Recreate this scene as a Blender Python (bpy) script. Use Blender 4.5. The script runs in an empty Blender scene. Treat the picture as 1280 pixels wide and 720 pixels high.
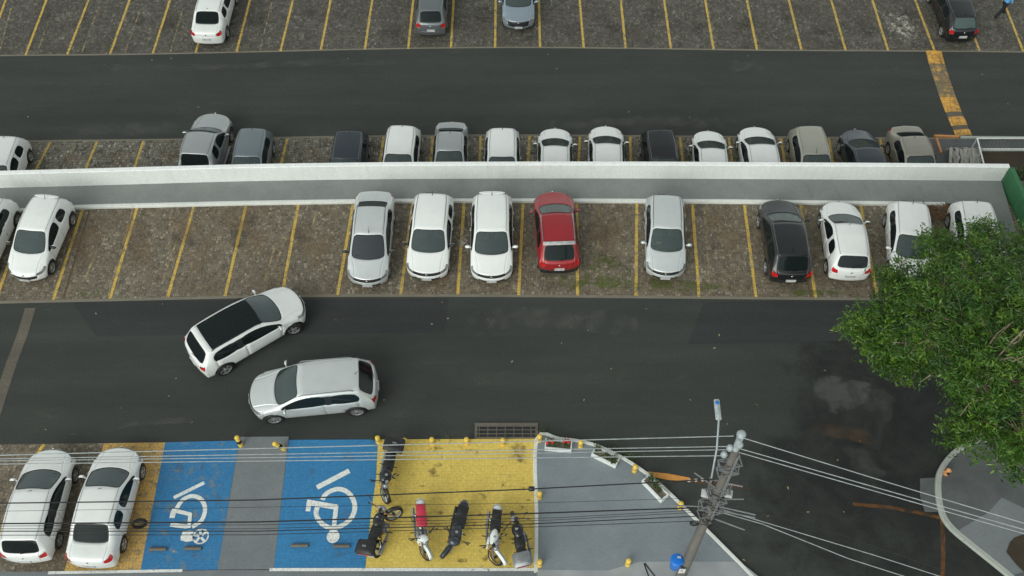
import bpy, bmesh, math, random
import numpy as np
from mathutils import Vector, Matrix
random.seed(7); RNG = np.random.default_rng(7)
PI = math.pi; R = math.radians
scene = bpy.context.scene
COL = scene.collection
# ------------------------------------------------------------------ camera model
F = 1267.0; TH = R(56.4); CH = 34.2; ZF = -2.2      # focal (px at 1280 wide), pitch, height, level of the far lot
CS, SN = math.cos(TH), math.sin(TH)
def G(px, py, z=0.0):
    dx = px - 640.0; up = 360.0 - py
    d = Vector((dx, CS*F + SN*up, -SN*F + CS*up))
    t = (CH - z) / -d.z
    return Vector((d.x*t, d.y*t, z))
cam = bpy.data.objects.new('camera', bpy.data.cameras.new('camera')); COL.objects.link(cam)
cam.location = (0, 0, CH); cam.rotation_euler = (PI/2 - TH, 0, 0)
cam.data.sensor_width = 36; cam.data.lens = F/1280*36; cam.data.clip_end = 5000; cam.data.clip_start = 0.5
scene.camera = cam
# ------------------------------------------------------------------ materials
def srgb(r, g, b):
    def f(c):
        c /= 255.0
        return c/12.92 if c <= 0.04045 else ((c+0.055)/1.055)**2.4
    return (f(r), f(g), f(b), 1)
class NT:
    def __init__(s, name):
        s.m = bpy.data.materials.new(name); s.m.use_nodes = True
        s.t = s.m.node_tree; s.t.nodes.clear()
        s.out = s.t.nodes.new('ShaderNodeOutputMaterial')
        s.b = s.t.nodes.new('ShaderNodeBsdfPrincipled'); s.l(s.b.outputs[0], s.out.inputs[0])
    def l(s, a, b): s.t.links.new(a, b)
    def n(s, typ, **kw):
        n = s.t.nodes.new('ShaderNode'+typ)
        for k, v in kw.items():
            if k.startswith('i_'): n.inputs[k[2:].replace('_', ' ')].default_value = v
            else: setattr(n, k, v)
        return n
    def obj(s):
        return s.n('TexCoord').outputs['Object']
    def scaled(s, v, sc):
        m = s.n('Mapping'); m.inputs['Scale'].default_value = sc; s.l(v, m.inputs[0]); return m.outputs[0]
    def noise(s, v, scale, detail=4, rough=0.55, dist=0.0):
        n = s.n('TexNoise', i_Scale=scale, i_Detail=detail, i_Roughness=rough, i_Distortion=dist)
        s.l(v, n.inputs['Vector']); return n.outputs['Fac']
    def ramp(s, f, *stops):
        r = s.n('ValToRGB'); e = r.color_ramp.elements
        while len(e) < len(stops): e.new(0.5)
        for q, (p, c) in zip(e, stops):
            q.position = p; q.color = c if isinstance(c, tuple) else (c, c, c, 1)
        s.l(f, r.inputs[0]); return r.outputs[0]
    def mix(s, f, a, b, mode='MIX'):
        m = s.n('Mix', data_type='RGBA', blend_type=mode)
        for i, v in ((0, f), (6, a), (7, b)):
            if isinstance(v, (int, float)): m.inputs[i].default_value = v
            elif isinstance(v, tuple): m.inputs[i].default_value = v
            else: s.l(v, m.inputs[i])
        return m.outputs[2]
    def mul(s, a, b):
        m = s.n('Math', operation='MULTIPLY')
        for i, v in ((0, a), (1, b)):
            if isinstance(v, (int, float)): m.inputs[i].default_value = v
            else: s.l(v, m.inputs[i])
        return m.outputs[0]
    def bump(s, h, strength=0.4, dist=0.02):
        b = s.n('Bump', i_Strength=strength, i_Distance=dist); s.l(h, b.inputs['Height']); s.l(b.outputs[0], s.b.inputs['Normal'])
    def base(s, c):
        if isinstance(c, tuple): s.b.inputs['Base Color'].default_value = c
        else: s.l(c, s.b.inputs['Base Color'])
    def set(s, **kw):
        for k, v in kw.items():
            i = s.b.inputs[k.replace('_', ' ')]
            if isinstance(v, (int, float, tuple)): i.default_value = v
            else: s.l(v, i)
M = {}
def simple(name, col, rough=0.5, metal=0.0, var=0.25, scale=6.0, **kw):
    t = NT(name); v = t.obj(); f = t.noise(v, scale, 5)
    dk = tuple(c*(1-var) for c in col[:3])+(1,)
    lt = tuple(min(1, c*(1+var*0.6)) for c in col[:3])+(1,)
    t.base(t.ramp(f, (0.3, dk), (0.7, lt))); t.set(Roughness=rough, Metallic=metal, **kw); M[name] = t.m; return t.m
def paint(name, col, metal=0.0, rough=0.32):
    t = NT(name); v = t.obj(); f = t.noise(v, 2.3, 5, 0.6)
    dk = tuple(c*0.94 for c in col[:3])+(1,)
    t.base(t.ramp(f, (0.32, dk), (0.62, col)))
    t.set(Roughness=rough, Metallic=metal, Coat_Weight=0.6, Coat_Roughness=0.06); M[name] = t.m; return t.m
def cobble(name, cols, paintcol=None, wear=(0.45, 0.6), joint=0.55, size=9.5, rnd=0.5):
    t = NT(name); v = t.obj()
    vs = t.scaled(v, (1.0, 0.82, 1.0))
    wob = t.n('TexNoise', i_Scale=3.0, i_Detail=1.0); t.l(v, wob.inputs['Vector'])
    vm = t.n('VectorMath', operation='MULTIPLY_ADD'); t.l(wob.outputs['Color'], vm.inputs[0]); vm.inputs[1].default_value = (0.10,)*3; t.l(vs, vm.inputs[2])
    ve = t.n('TexVoronoi', feature='F1', i_Scale=size, i_Randomness=rnd); t.l(vm.outputs[0], ve.inputs['Vector'])
    vd = t.n('TexVoronoi', feature='DISTANCE_TO_EDGE', i_Scale=size, i_Randomness=rnd); t.l(vm.outputs[0], vd.inputs['Vector'])
    sep = t.n('SeparateColor'); t.l(ve.outputs['Color'], sep.inputs[0])
    stone = t.ramp(sep.outputs[0], (0.0, cols[0]), (0.45, cols[1]), (0.85, cols[2]), (1.0, cols[3]))
    big = t.noise(v, 0.55, 6, 0.62)
    stone = t.mix(t.ramp(big, (0.42, 0.0), (0.70, 0.7)), stone, cols[4])
    big2 = t.noise(v, 0.9, 8, 0.7, 0.5)
    stone = t.mix(t.ramp(big2, (0.48, 0.0), (0.85, 0.55)), stone, cols[5])
    j = t.ramp(vd.outputs['Distance'], (0.02, 1.0), (0.11, 0.0))
    c = t.mix(t.mul(j, joint), stone, cols[6])
    fine = t.noise(v, 28, 3, 0.7)
    c = t.mix(0.5, c, t.mix(1.0, c, t.ramp(fine, (0.25, 0.45), (0.75, 1.7)), 'MULTIPLY'))
    if paintcol:
        w = t.noise(v, 3.2, 9, 0.75)
        k = t.ramp(w, (wear[0], 1.0), (wear[1], 0.0))
        c = t.mix(t.mul(k, t.ramp(j, (0.3, 1.0), (1.0, 0.45))), c, paintcol)
    t.base(c); t.set(Roughness=t.ramp(big, (0.3, 0.55), (0.7, 0.85)))
    hh = t.ramp(vd.outputs['Distance'], (0.0, 0.0), (0.16, 1.0)); t.bump(hh, 0.4, 0.015)
    M[name] = t.m; return t.m
def S(r, g, b): return srgb(r, g, b)
CB = [S(98,95,86), S(114,110,99), S(132,127,114), S(166,160,146), S(100,93,80), S(134,124,104), S(50,47,40)]
CBN = [S(104,96,82), S(116,107,92), S(130,121,104), S(160,151,132), S(104,90,72), S(138,121,98), S(58,52,43)]
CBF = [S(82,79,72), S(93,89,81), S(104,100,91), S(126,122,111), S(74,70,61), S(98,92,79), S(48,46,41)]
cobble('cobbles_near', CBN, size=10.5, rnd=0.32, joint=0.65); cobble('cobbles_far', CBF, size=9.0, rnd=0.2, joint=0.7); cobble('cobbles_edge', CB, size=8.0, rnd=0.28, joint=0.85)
cobble('cobbles_yellow', CB, S(204,164,90), (0.50, 0.66))
cobble('bay_line_yellow', CB, S(206,172,78), (0.50, 0.66), size=8)
cobble('bay_line_worn', CB, S(200,176,108), (0.36, 0.50), size=8)
cobble('line_ghost_brown', [S(92,70,48)]*7, None)
def painted_slab(name, col, stain, under, w0=0.60, w1=0.68, spot=0.66):
    t = NT(name); v = t.obj()
    big = t.noise(v, 0.7, 6, 0.6); fine = t.noise(v, 9, 6, 0.7); wn = t.noise(v, 2.2, 10, 0.72, 0.4); sp = t.noise(v, 4.2, 5, 0.75)
    c = t.mix(t.ramp(big, (0.3, 0.0), (0.75, 0.55)), col, stain)
    c = t.mix(1.0, c, t.ramp(fine, (0.25, 0.72), (0.75, 1.22)), 'MULTIPLY')
    c = t.mix(t.ramp(sp, (spot, 0.0), (spot+0.06, 0.75)), c, under)
    c = t.mix(t.ramp(wn, (w0, 0.0), (w1, 0.8)), c, under)
    br = t.n('TexBrick', i_Scale=1.0, offset=0.5); br.inputs['Mortar Size'].default_value = 0.008
    br.inputs['Brick Width'].default_value = 0.22; br.inputs['Row Height'].default_value = 0.11
    t.l(v, br.inputs['Vector'])
    c = t.mix(t.mul(br.outputs['Fac'], 0.16), c, (0.05, 0.05, 0.04, 1))
    t.base(c); t.set(Roughness=0.6); t.bump(t.mul(fine, 0.6), 0.3, 0.01); M[name] = t.m
painted_slab('yellow_floor', S(222,196,98), S(204,172,80), S(112,94,60), 0.60, 0.68, 0.62)
painted_slab('blue_floor', S(48,122,172), S(40,106,156), S(112,124,124), 0.54, 0.64, 0.64)
painted_slab('blue_floor_clean', S(50,126,176), S(42,112,164), S(60,84,96), 0.62, 0.72, 0.66)
def asphalt(name, c0, c1, dust, rough=(0.72, 0.85)):
    t = NT(name); v = t.obj()
    vs = t.scaled(v, (0.35, 1.0, 1.0))
    big = t.noise(vs, 0.42, 7, 0.62); mid = t.noise(vs, 1.7, 8, 0.7, 0.6); fine = t.noise(v, 45, 3, 0.8); gr = t.noise(v, 14, 5, 0.8)
    c = t.ramp(big, (0.3, c0), (0.7, c1))
    c = t.mix(t.ramp(mid, (0.58, 0.0), (0.85, 0.45)), c, dust)
    c = t.mix(1.0, c, t.ramp(fine, (0.3, 0.62), (0.7, 1.45)), 'MULTIPLY')
    c = t.mix(1.0, c, t.ramp(gr, (0.3, 0.72), (0.72, 1.36)), 'MULTIPLY')
    tr = t.noise(t.scaled(v, (0.05, 1.1, 1.0)), 1.0, 5, 0.6); c = t.mix(1.0, c, t.ramp(tr, (0.3, 0.86), (0.7, 1.16)), 'MULTIPLY')
    t.base(c); t.set(Roughness=t.ramp(mid, (0.3, rough[0]), (0.7, rough[1]))); t.bump(fine, 0.35, 0.008); M[name] = t.m
asphalt('asphalt', S(45,48,45), S(55,58,54), S(84,85,79))
asphalt('asphalt_wet', S(36,38,38), S(46,48,48), S(66,64,58), (0.25, 0.6))
asphalt('asphalt_patch', S(39,42,42), S(46,49,49), S(62,64,62))
asphalt('asphalt_brown', S(84,78,70), S(100,92,82), S(120,112,98), (0.7, 0.9))
def fade(name, col, lo, hi, scale=1.5, rough=0.7, strength=1.0, solid=False):
    """worn thin film: noise decides where the film is still there"""
    t = NT(name); v = t.obj(); f = t.noise(v, scale, 9, 0.7, 0.5); g = t.noise(v, 20, 4, 0.7)
    t.base(t.mix(1.0, col, t.ramp(g, (0.3, 0.7), (0.7, 1.25)), 'MULTIPLY'))
    at = t.n('Value') if solid else t.n('Attribute', attribute_name='cover')
    if solid: at.outputs[0].default_value = 1.0
    m1 = t.n('Math', operation='MULTIPLY_ADD'); t.l(at.outputs[0] if solid else at.outputs['Fac'], m1.inputs[0]); m1.inputs[1].default_value = 0.45; t.l(f, m1.inputs[2])
    m2 = t.n('Math', operation='SUBTRACT'); t.l(m1.outputs[0], m2.inputs[0]); m2.inputs[1].default_value = 0.45
    t.set(Roughness=rough); t.l(t.mul(t.ramp(m2.outputs[0], (lo, 0.0), (hi, 1.0)), strength), t.b.inputs['Alpha']); M[name] = t.m
fade('silt_grey', S(112,111,106), 0.38, 0.72, 1.3, strength=0.38); fade('silt_pale', S(124,124,120), 0.30, 0.50, 1.6, strength=0.30); fade('wet_sheen_paint', S(158,161,161), 0.3, 0.6, 2.0, strength=0.35, solid=True); fade('silt_orange', S(110,86,62), 0.38, 0.72, 1.1, strength=0.5); fade('paint_orange_faded', S(140,92,46), 0.38, 0.66, 2.5, strength=0.7, solid=True)  # the solid pale film for the ledge imitates wet reflection by colour
fade('paint_orange', S(206,142,70), 0.25, 0.40, 3, solid=True); fade('moss', S(92,104,44), 0.44, 0.66, 1.6); fade('white_road_paint', S(222,224,220), 0.26, 0.42, 4, solid=True)
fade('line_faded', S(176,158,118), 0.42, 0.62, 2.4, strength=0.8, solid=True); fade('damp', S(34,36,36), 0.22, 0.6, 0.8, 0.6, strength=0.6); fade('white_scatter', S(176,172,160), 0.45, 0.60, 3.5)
simple('pavement_light', S(150,154,156), 0.7, var=0.16, scale=1.3); 
def concrete(name, a, b, st, streak=0.0):
    t = NT(name); v = t.obj(); n1 = t.noise(v, 0.8, 8, 0.65, 0.3); n2 = t.noise(v, 12, 6, 0.7); n3 = t.noise(v, 2.4, 9, 0.75, 0.5)
    c = t.ramp(n1, (0.3, a), (0.7, b)); c = t.mix(t.ramp(n3, (0.6, 0.0), (0.78, 0.6)), c, st)
    c = t.mix(1.0, c, t.ramp(n2, (0.25, 0.86), (0.75, 1.12)), 'MULTIPLY')
    if streak: c = t.mix(t.mul(t.ramp(t.noise(t.scaled(v, (5.0, 5.0, 0.35)), 1.0, 6, 0.7), (0.50, 0.0), (0.72, 1.0)), streak), c, st)
    t.base(c); t.set(Roughness=0.72); t.bump(n2, 0.2, 0.01); M[name] = t.m
concrete('pavement_grey', S(116,124,130), S(130,138,142), S(98,100,98))
concrete('pavement_blue_grey', S(108,113,116), S(122,127,130), S(94,95,92))
concrete('pavement_dark', S(74,78,80), S(96,99,100), S(60,60,56))
concrete('ledge_grey', S(118,122,120), S(132,136,134), S(98,101,99))
concrete('wall_white', S(218,221,218), S(228,230,227), S(190,194,188), 0.3)
concrete('coping_white', S(232,234,232), S(240,241,240), S(190,190,182), 0.3)
concrete('kerb_white', S(206,208,202), S(226,227,222), S(120,118,108))
concrete('kerb_worn', S(150,156,150), S(172,176,168), S(100,98,88))
concrete('kerb_stone', S(112,106,94), S(128,122,108), S(84,78,64))
concrete('wall_green', S(50,106,70), S(58,116,76), S(34,74,50), 0.7)
concrete('post_concrete', S(92,88,84), S(122,118,112), S(58,56,54), 0.5)
concrete('soil', S(52,42,30), S(66,56,40), S(40,42,26))
concrete('drain_concrete', S(92,86,78), S(108,102,92), S(70,64,56))
simple('black_rubber', (0.012,0.012,0.012,1), 0.65); simple('black_plastic', (0.016,0.016,0.017,1), 0.45); simple('dark_lining', (0.014,0.014,0.015,1), 0.9)
simple('seat_fabric', (0.13,0.132,0.135,1), 0.9); simple('rim_silver', (0.50,0.51,0.52,1), 0.3, 0.7); simple('chrome', (0.7,0.7,0.7,1), 0.15, 1.0)
simple('grey_metal', (0.28,0.29,0.30,1), 0.45, 0.6); simple('dark_metal', (0.05,0.05,0.052,1), 0.4, 0.6); simple('plate_grey', (0.50,0.50,0.50,1), 0.5)
simple('yellow_paint', S(232,196,84), 0.5, var=0.2); simple('white_paint', S(222,226,224), 0.45, var=0.08); simple('blue_plastic', S(20,112,205), 0.35, var=0.12)
simple('red_lamp', (0.50,0.01,0.012,1), 0.15, Coat_Weight=0.8); simple('orange_lamp', (0.75,0.22,0.03,1), 0.2); simple('clear_lamp', (0.26,0.27,0.28,1), 0.1, 0.35, Coat_Weight=1.0)
simple('red_vinyl', S(196,50,74), 0.5, var=0.15); simple('paper_yellow', S(222,176,90), 0.8); simple('scrap_grey', S(150,152,146), 0.8); simple('paper_white', S(210,214,210), 0.8)
simple('leaf_litter', S(164,150,112), 0.8); simple('litter_brown', S(128,92,58), 0.8); simple('flower_red', S(206,34,34), 0.6); simple('orange_iron', S(196,138,88), 0.5)
simple('wire_grey', S(168,174,176), 0.5, 0.3); simple('wire_black', (0.012,0.012,0.013,1), 0.6); simple('insulator', S(168,176,180), 0.3); simple('sacking', S(158,156,150), 0.9)
simple('lamp_lens', S(120,178,186), 0.2); simple('denim_dark', (0.012,0.014,0.022,1), 0.9); simple('shirt_blue', S(92,156,206), 0.9); simple('skin', S(120,80,60), 0.55, var=0.08); simple('hair_black', (0.01,0.008,0.007,1), 0.7)
simple('rim_gold', S(150,128,84), 0.35, 0.6); simple('bark', S(128,114,98), 0.9, var=0.5, scale=14); simple('dry_brush', S(120,92,66), 0.9, var=0.5, scale=20)
def glass(name, tint, k, ior=1.5, dc=(0.012, 0.018, 0.018, 1)):
    t = NT(name); t.t.nodes.remove(t.b)
    tr = t.n('BsdfTransparent'); tr.inputs[0].default_value = tint
    df = t.n('BsdfDiffuse'); df.inputs[0].default_value = dc
    m0 = t.n('MixShader'); m0.inputs[0].default_value = k; t.l(tr.outputs[0], m0.inputs[1]); t.l(df.outputs[0], m0.inputs[2])
    gl = t.n('BsdfGlossy'); gl.inputs['Roughness'].default_value = 0.04; gl.inputs[0].default_value = (0.9, 0.97, 1, 1)
    fr = t.n('Fresnel', i_IOR=ior)
    m1 = t.n('MixShader'); t.l(fr.outputs[0], m1.inputs[0]); t.l(m0.outputs[0], m1.inputs[1]); t.l(gl.outputs[0], m1.inputs[2])
    t.l(m1.outputs[0], t.out.inputs[0]); M[name] = t.m
glass('windshield_glass', (0.62, 0.74, 0.71, 1), 0.34, 1.7, (0.10, 0.145, 0.14, 1)); glass('tinted_glass', (0.10, 0.12, 0.12, 1), 0.75, 1.36); glass('dark_pane', (0.06, 0.07, 0.07, 1), 0.85, 1.16); glass('light_glass', (0.5, 0.66, 0.62, 1), 0.5, 1.8, (0.10, 0.16, 0.15, 1)); glass('tinted_screen', (0.2, 0.22, 0.24, 1), 0.6, 1.9, (0.03, 0.035, 0.04, 1))
def leafmat(name, a, b, c):
    t = NT(name); g = t.n('NewGeometry'); v = t.obj(); f = t.noise(v, 0.9, 3)
    at = t.n('Attribute', attribute_name='shoot'); ad = t.n('Math', operation='ADD'); t.l(t.mul(at.outputs['Fac'], 0.62), ad.inputs[0]); t.l(t.mul(g.outputs['Random Per Island'], 0.38), ad.inputs[1])
    r = t.ramp(ad.outputs[0], (0.12, a), (0.60, b), (0.95, c))
    r2 = t.mix(t.ramp(f, (0.35, 0.0), (0.70, 0.30)), r, c)
    t.base(r2); t.set(Roughness=0.42)
    tl = t.n('BsdfTranslucent'); t.l(r2, tl.inputs[0]); ms = t.n('MixShader'); ms.inputs[0].default_value = 0.25
    t.l(t.b.outputs[0], ms.inputs[1]); t.l(tl.outputs[0], ms.inputs[2]); t.l(ms.outputs[0], t.out.inputs[0]); M[name] = t.m
leafmat('tree_leaf', (0.014,0.050,0.009,1), (0.042,0.130,0.017,1), (0.20,0.33,0.030,1))
leafmat('bush_leaf', (0.02,0.05,0.012,1), (0.05,0.09,0.02,1), (0.12,0.14,0.03,1))
paint('paint_white', (0.80,0.815,0.80,1)); paint('paint_silver', (0.44,0.465,0.47,1), 0.55, 0.38); paint('paint_silver_light', (0.62,0.65,0.65,1), 0.35, 0.38)
paint('paint_grey', (0.17,0.19,0.20,1), 0.5, 0.36); paint('paint_greyblue', (0.22,0.26,0.285,1), 0.5, 0.36); paint('paint_darkgrey', (0.040,0.052,0.066,1), 0.4, 0.34)
paint('paint_black', (0.010,0.011,0.013,1), 0.1); paint('paint_red', (0.33,0.016,0.022,1), 0.15); paint('paint_beige', (0.42,0.41,0.35,1), 0.45, 0.36); paint('paint_champagne', (0.34,0.32,0.275,1), 0.5, 0.36)
paint('paint_steel', (0.30,0.36,0.42,1), 0.5, 0.36)
# ------------------------------------------------------------------ mesh helpers
class MB:
    def __init__(s): s.v = []; s.f = []
    def add(s, vs, fs):
        o = len(s.v); s.v += [tuple(v) for v in vs]; s.f += [tuple(i+o for i in f) for f in fs]; return s
    def box(s, c, d, rot=None, bev=0.0):
        hx, hy, hz = d[0]/2, d[1]/2, d[2]/2; c = Vector(c)
        if bev > 0:
            b = min(bev, hx*0.9, hy*0.9, hz*0.9); vs = []
            for sz, ins in ((-hz, b), (-hz+b, 0), (hz-b, 0), (hz, b)):
                ax, ay = hx-ins, hy-ins
                k = b*0.7
                for (x, y) in ((ax-k, -ay), (ax, -ay+k), (ax, ay-k), (ax-k, ay), (-ax+k, ay), (-ax, ay-k), (-ax, -ay+k), (-ax+k, -ay)): vs.append(Vector((x, y, sz)))
            fs = [tuple(range(7, -1, -1)), tuple(range(24, 32))]
            for r in range(3):
                for i in range(8): j = (i+1) % 8; fs.append((r*8+i, r*8+j, r*8+8+j, r*8+8+i))
        else:
            vs = [Vector((x, y, z)) for x in (-hx, hx) for y in (-hy, hy) for z in (-hz, hz)]
            fs = [(0,1,3,2),(4,6,7,5),(0,4,5,1),(2,3,7,6),(0,2,6,4),(1,5,7,3)]
        if rot is not None: vs = [rot @ v for v in vs]
        return s.add([v+c for v in vs], fs)
    def tube(s, pts, r, n=8, cap=True):
        pts = [Vector(p) for p in pts]; m = len(pts); rs = r if isinstance(r, (list, tuple)) else [r]*m
        prev = None; vs = []
        for i, p in enumerate(pts):
            t = (pts[min(i+1, m-1)] - pts[max(i-1, 0)]).normalized()
            if prev is None:
                a = Vector((0, 0, 1)) if abs(t.z) < 0.9 else Vector((1, 0, 0)); u = t.cross(a).normalized()
            else:
                u = (prev - t*prev.dot(t)).normalized()
            prev = u; w = t.cross(u)
            for k in range(n): a = 2*PI*k/n; vs.append(p + (u*math.cos(a)+w*math.sin(a))*rs[i])
        fs = [(i*n+k, i*n+(k+1) % n, (i+1)*n+(k+1) % n, (i+1)*n+k) for i in range(m-1) for k in range(n)]
        if cap: fs += [tuple(range(n-1, -1, -1)), tuple(range((m-1)*n, m*n))]
        return s.add(vs, fs)
    def lathe(s, prof, c=(0, 0, 0), axis='z', n=24, closed=False):
        vs = []; c = Vector(c)
        for (r, h) in prof:
            for k in range(n):
                a = 2*PI*k/n; x, y = r*math.cos(a), r*math.sin(a)
                vs.append(c + (Vector((x, y, h)) if axis == 'z' else Vector((x, h, y)) if axis == 'y' else Vector((h, x, y))))
        m = len(prof); fs = []
        for i in range(m if closed else m-1):
            j = (i+1) % m
            for k in range(n): fs.append((i*n+k, i*n+(k+1) % n, j*n+(k+1) % n, j*n+k))
        if not closed: fs += [tuple(range(n)), tuple(range((m-1)*n, m*n))]
        return s.add(vs, fs)
    def ell(s, c, r, nu=16, nv=10, rot=None, warp=None):
        vs = []; c = Vector(c)
        for i in range(nv+1):
            ph = PI*i/nv
            for k in range(nu):
                a = 2*PI*k/nu; v = Vector((r[0]*math.sin(ph)*math.cos(a), r[1]*math.sin(ph)*math.sin(a), r[2]*math.cos(ph)))
                if warp: v = warp(v)
                if rot is not None: v = rot @ v
                vs.append(v+c)
        return s.add(vs, [(i*nu+k, i*nu+(k+1) % nu, (i+1)*nu+(k+1) % nu, (i+1)*nu+k) for i in range(nv) for k in range(nu)])
    def mesh(s, name, m, smooth=False):
        me = bpy.data.meshes.new(name); me.from_pydata(s.v, [], s.f); me.validate(); me.materials.append(M[m] if isinstance(m, str) else m)
        bm = bmesh.new(); bm.from_mesh(me); bmesh.ops.remove_doubles(bm, verts=bm.verts, dist=1e-5)
        bmesh.ops.recalc_face_normals(bm, faces=bm.faces); bm.to_mesh(me); bm.free()
        if smooth:
            me.polygons.foreach_set('use_smooth', [True]*len(me.polygons))
            try: me.set_sharp_from_angle(angle=R(40))
            except Exception: pass
        return me
    def build(s, name, m, parent=None, smooth=False):
        return link(name, s.mesh(name, m, smooth), parent)
def link(name, me, parent=None):
    o = bpy.data.objects.new(name, me); COL.objects.link(o)
    if parent is not None: o.parent = parent
    return o
def tag(o, label=None, cat=None, group=None, kind=None):
    if label: o['label'] = label
    if cat: o['category'] = cat
    if group: o['group'] = group
    if kind: o['kind'] = kind
    return o
def thing(name, label, cat, loc=(0, 0, 0), rz=0.0, group=None):
    o = bpy.data.objects.new(name, None); COL.objects.link(o); o.location = loc; o.rotation_euler = (0, 0, rz)
    return tag(o, label, cat, group)
fade('oil_stain', S(40,37,32), 0.34, 0.62, 2.2, strength=0.28); fade('paint_smudge', S(110,92,60), 0.36, 0.60, 5.0, strength=0.55); fade('pale_wear', S(142,118,92), 0.34, 0.7, 2.0, strength=0.5)
SOFT = ('oil_stain','paint_smudge','pale_wear','silt_grey','silt_pale','silt_orange','damp','moss','white_scatter')
def sheet(name, pts, z, mat, kind='structure', res=None):
    """flat sheet from pixel points on level z (or world points when 3-D)"""
    vs = [p if isinstance(p, Vector) else G(p[0], p[1], z) for p in pts]
    if mat in SOFT:
        if (vs[0]-vs[-1]).length < 1e-4: vs = vs[:-1]
        n = len(vs); c = sum(vs, Vector())/n; rings = [vs, [c.lerp(v, 0.72) for v in vs], [c.lerp(v, 0.35) for v in vs]]
        me = bpy.data.meshes.new(name); me.from_pydata([tuple(v) for r in rings for v in r]+[tuple(c)], [], [(r*n+i, r*n+(i+1) % n, (r+1)*n+(i+1) % n, (r+1)*n+i) for r in range(2) for i in range(n)]+[(2*n+i, 2*n+(i+1) % n, 3*n) for i in range(n)])
        at = me.attributes.new('cover', 'FLOAT', 'POINT'); at.data.foreach_set('value', [0.0]*n+[0.8]*n+[1.0]*(n+1)); me.materials.append(M[mat])
        if me.polygons[0].normal.z < 0: me.flip_normals()
        o = link(name, me); o['kind'] = kind; return o
    me = bpy.data.meshes.new(name); me.from_pydata([tuple(v) for v in vs], [], [tuple(range(len(vs)))]); me.materials.append(M[mat])
    bm = bmesh.new(); bm.from_mesh(me); bmesh.ops.triangulate(bm, faces=bm.faces, ngon_method='EAR_CLIP'); bmesh.ops.recalc_face_normals(bm, faces=bm.faces)
    if bm.faces and sum(f.normal.z for f in bm.faces) < 0: bmesh.ops.reverse_faces(bm, faces=bm.faces)
    bm.to_mesh(me); bm.free(); o = link(name, me)
    if kind: o['kind'] = kind
    return o
def offset_line(pts, d):
    out = []
    for i, p in enumerate(pts):
        a = pts[max(i-1, 0)]; b = pts[min(i+1, len(pts)-1)]; t = (b-a); t.z = 0; t.normalize(); out.append(p + Vector((-t.y, t.x, 0))*d)
    return out
def strip(name, pts, z, w, mat, kind='structure', z1=None):
    vs = [p if isinstance(p, Vector) else G(p[0], p[1], z) for p in pts]
    a = offset_line(vs, w/2); b = offset_line(vs, -w/2); n = len(vs)
    m = MB()
    if z1 is None:
        m.add([v for v in a]+[v for v in b], [(i, i+1, n+i+1, n+i) for i in range(n-1)])
    else:
        up = Vector((0, 0, z1-z)); bev = 0.02
        a2 = [v+up for v in offset_line(vs, w/2-bev)]; b2 = [v+up for v in offset_line(vs, -w/2+bev)]
        a1 = [v+up-Vector((0, 0, bev)) for v in a]; b1 = [v+up-Vector((0, 0, bev)) for v in b]
        L = [a, a1, a2, b2, b1, b]; allv = [v for l in L for v in l]
        fs = [(r*n+i, r*n+i+1, (r+1)*n+i+1, (r+1)*n+i) for r in range(5) for i in range(n-1)]
        fs += [tuple(r*n for r in range(5, -1, -1)), tuple(r*n+n-1 for r in range(6))]
        m.add(allv, fs)
    o = m.build(name, mat)
    me = o.data; at = me.attributes.new('cover', 'FLOAT', 'POINT'); at.data.foreach_set('value', [1.0]*len(me.vertices))
    if z1 is None:
        bm = bmesh.new(); bm.from_mesh(me)
        if sum(f.normal.z for f in bm.faces) < 0: bmesh.ops.reverse_faces(bm, faces=bm.faces)
        bm.to_mesh(me); bm.free()
    if kind: o['kind'] = kind
    return o
def smoothpx(pts, sub=6):
    """Catmull-Rom through pixel points"""
    out = []; P = [Vector((p[0], p[1])) for p in pts]
    for i in range(len(P)-1):
        p0 = P[max(i-1, 0)]; p1 = P[i]; p2 = P[i+1]; p3 = P[min(i+2, len(P)-1)]
        for k in range(sub):
            t = k/sub; out.append(tuple(0.5*((2*p1)+(-p0+p2)*t+(2*p0-5*p1+4*p2-p3)*t*t+(-p0+3*p1-3*p2+p3)*t**3)))
    out.append(tuple(P[-1])); return out
# ------------------------------------------------------------------ the setting
A = smoothpx([(-420,78),(-200,73),(0,69.5),(160,68),(320,64.7),(480,61),(640,59.3),(800,60.6),(960,62.8),(1120,63.6),(1280,65),(1500,69),(1800,76)])
B = smoothpx([(-420,186),(-200,181),(0,177),(214,174.5),(344,172.2),(500,170),(640,169),(915,171),(1040,172),(1164,173),(1280,174),(1500,178),(1800,186)])
Cc = smoothpx([(-420,388),(-200,382.5),(0,378),(160,374.5),(320,371),(450,369.5),(640,369.8),(800,371.3),(960,372.8),(1100,374),(1280,376.5),(1500,381),(1800,390)])
KB = smoothpx([(-420,281),(-200,273),(0,265.5),(101,260),(200,257.5),(320,254.8),(480,252.5),(640,252),(800,252.4),(960,253.6),(1180,256.5)])
WB = smoothpx([(-420,252),(-200,244),(0,237.4),(100,234.8),(195,232),(320,228.7),(480,226.4),(640,225.6),(800,225.6),(960,226.4),(1100,227.2),(1250,228.4)])
def P(l, z): return [G(x, y, z) for x, y in l]
wb = P(WB, 0.0)
YW = wb[-1].y
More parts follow.
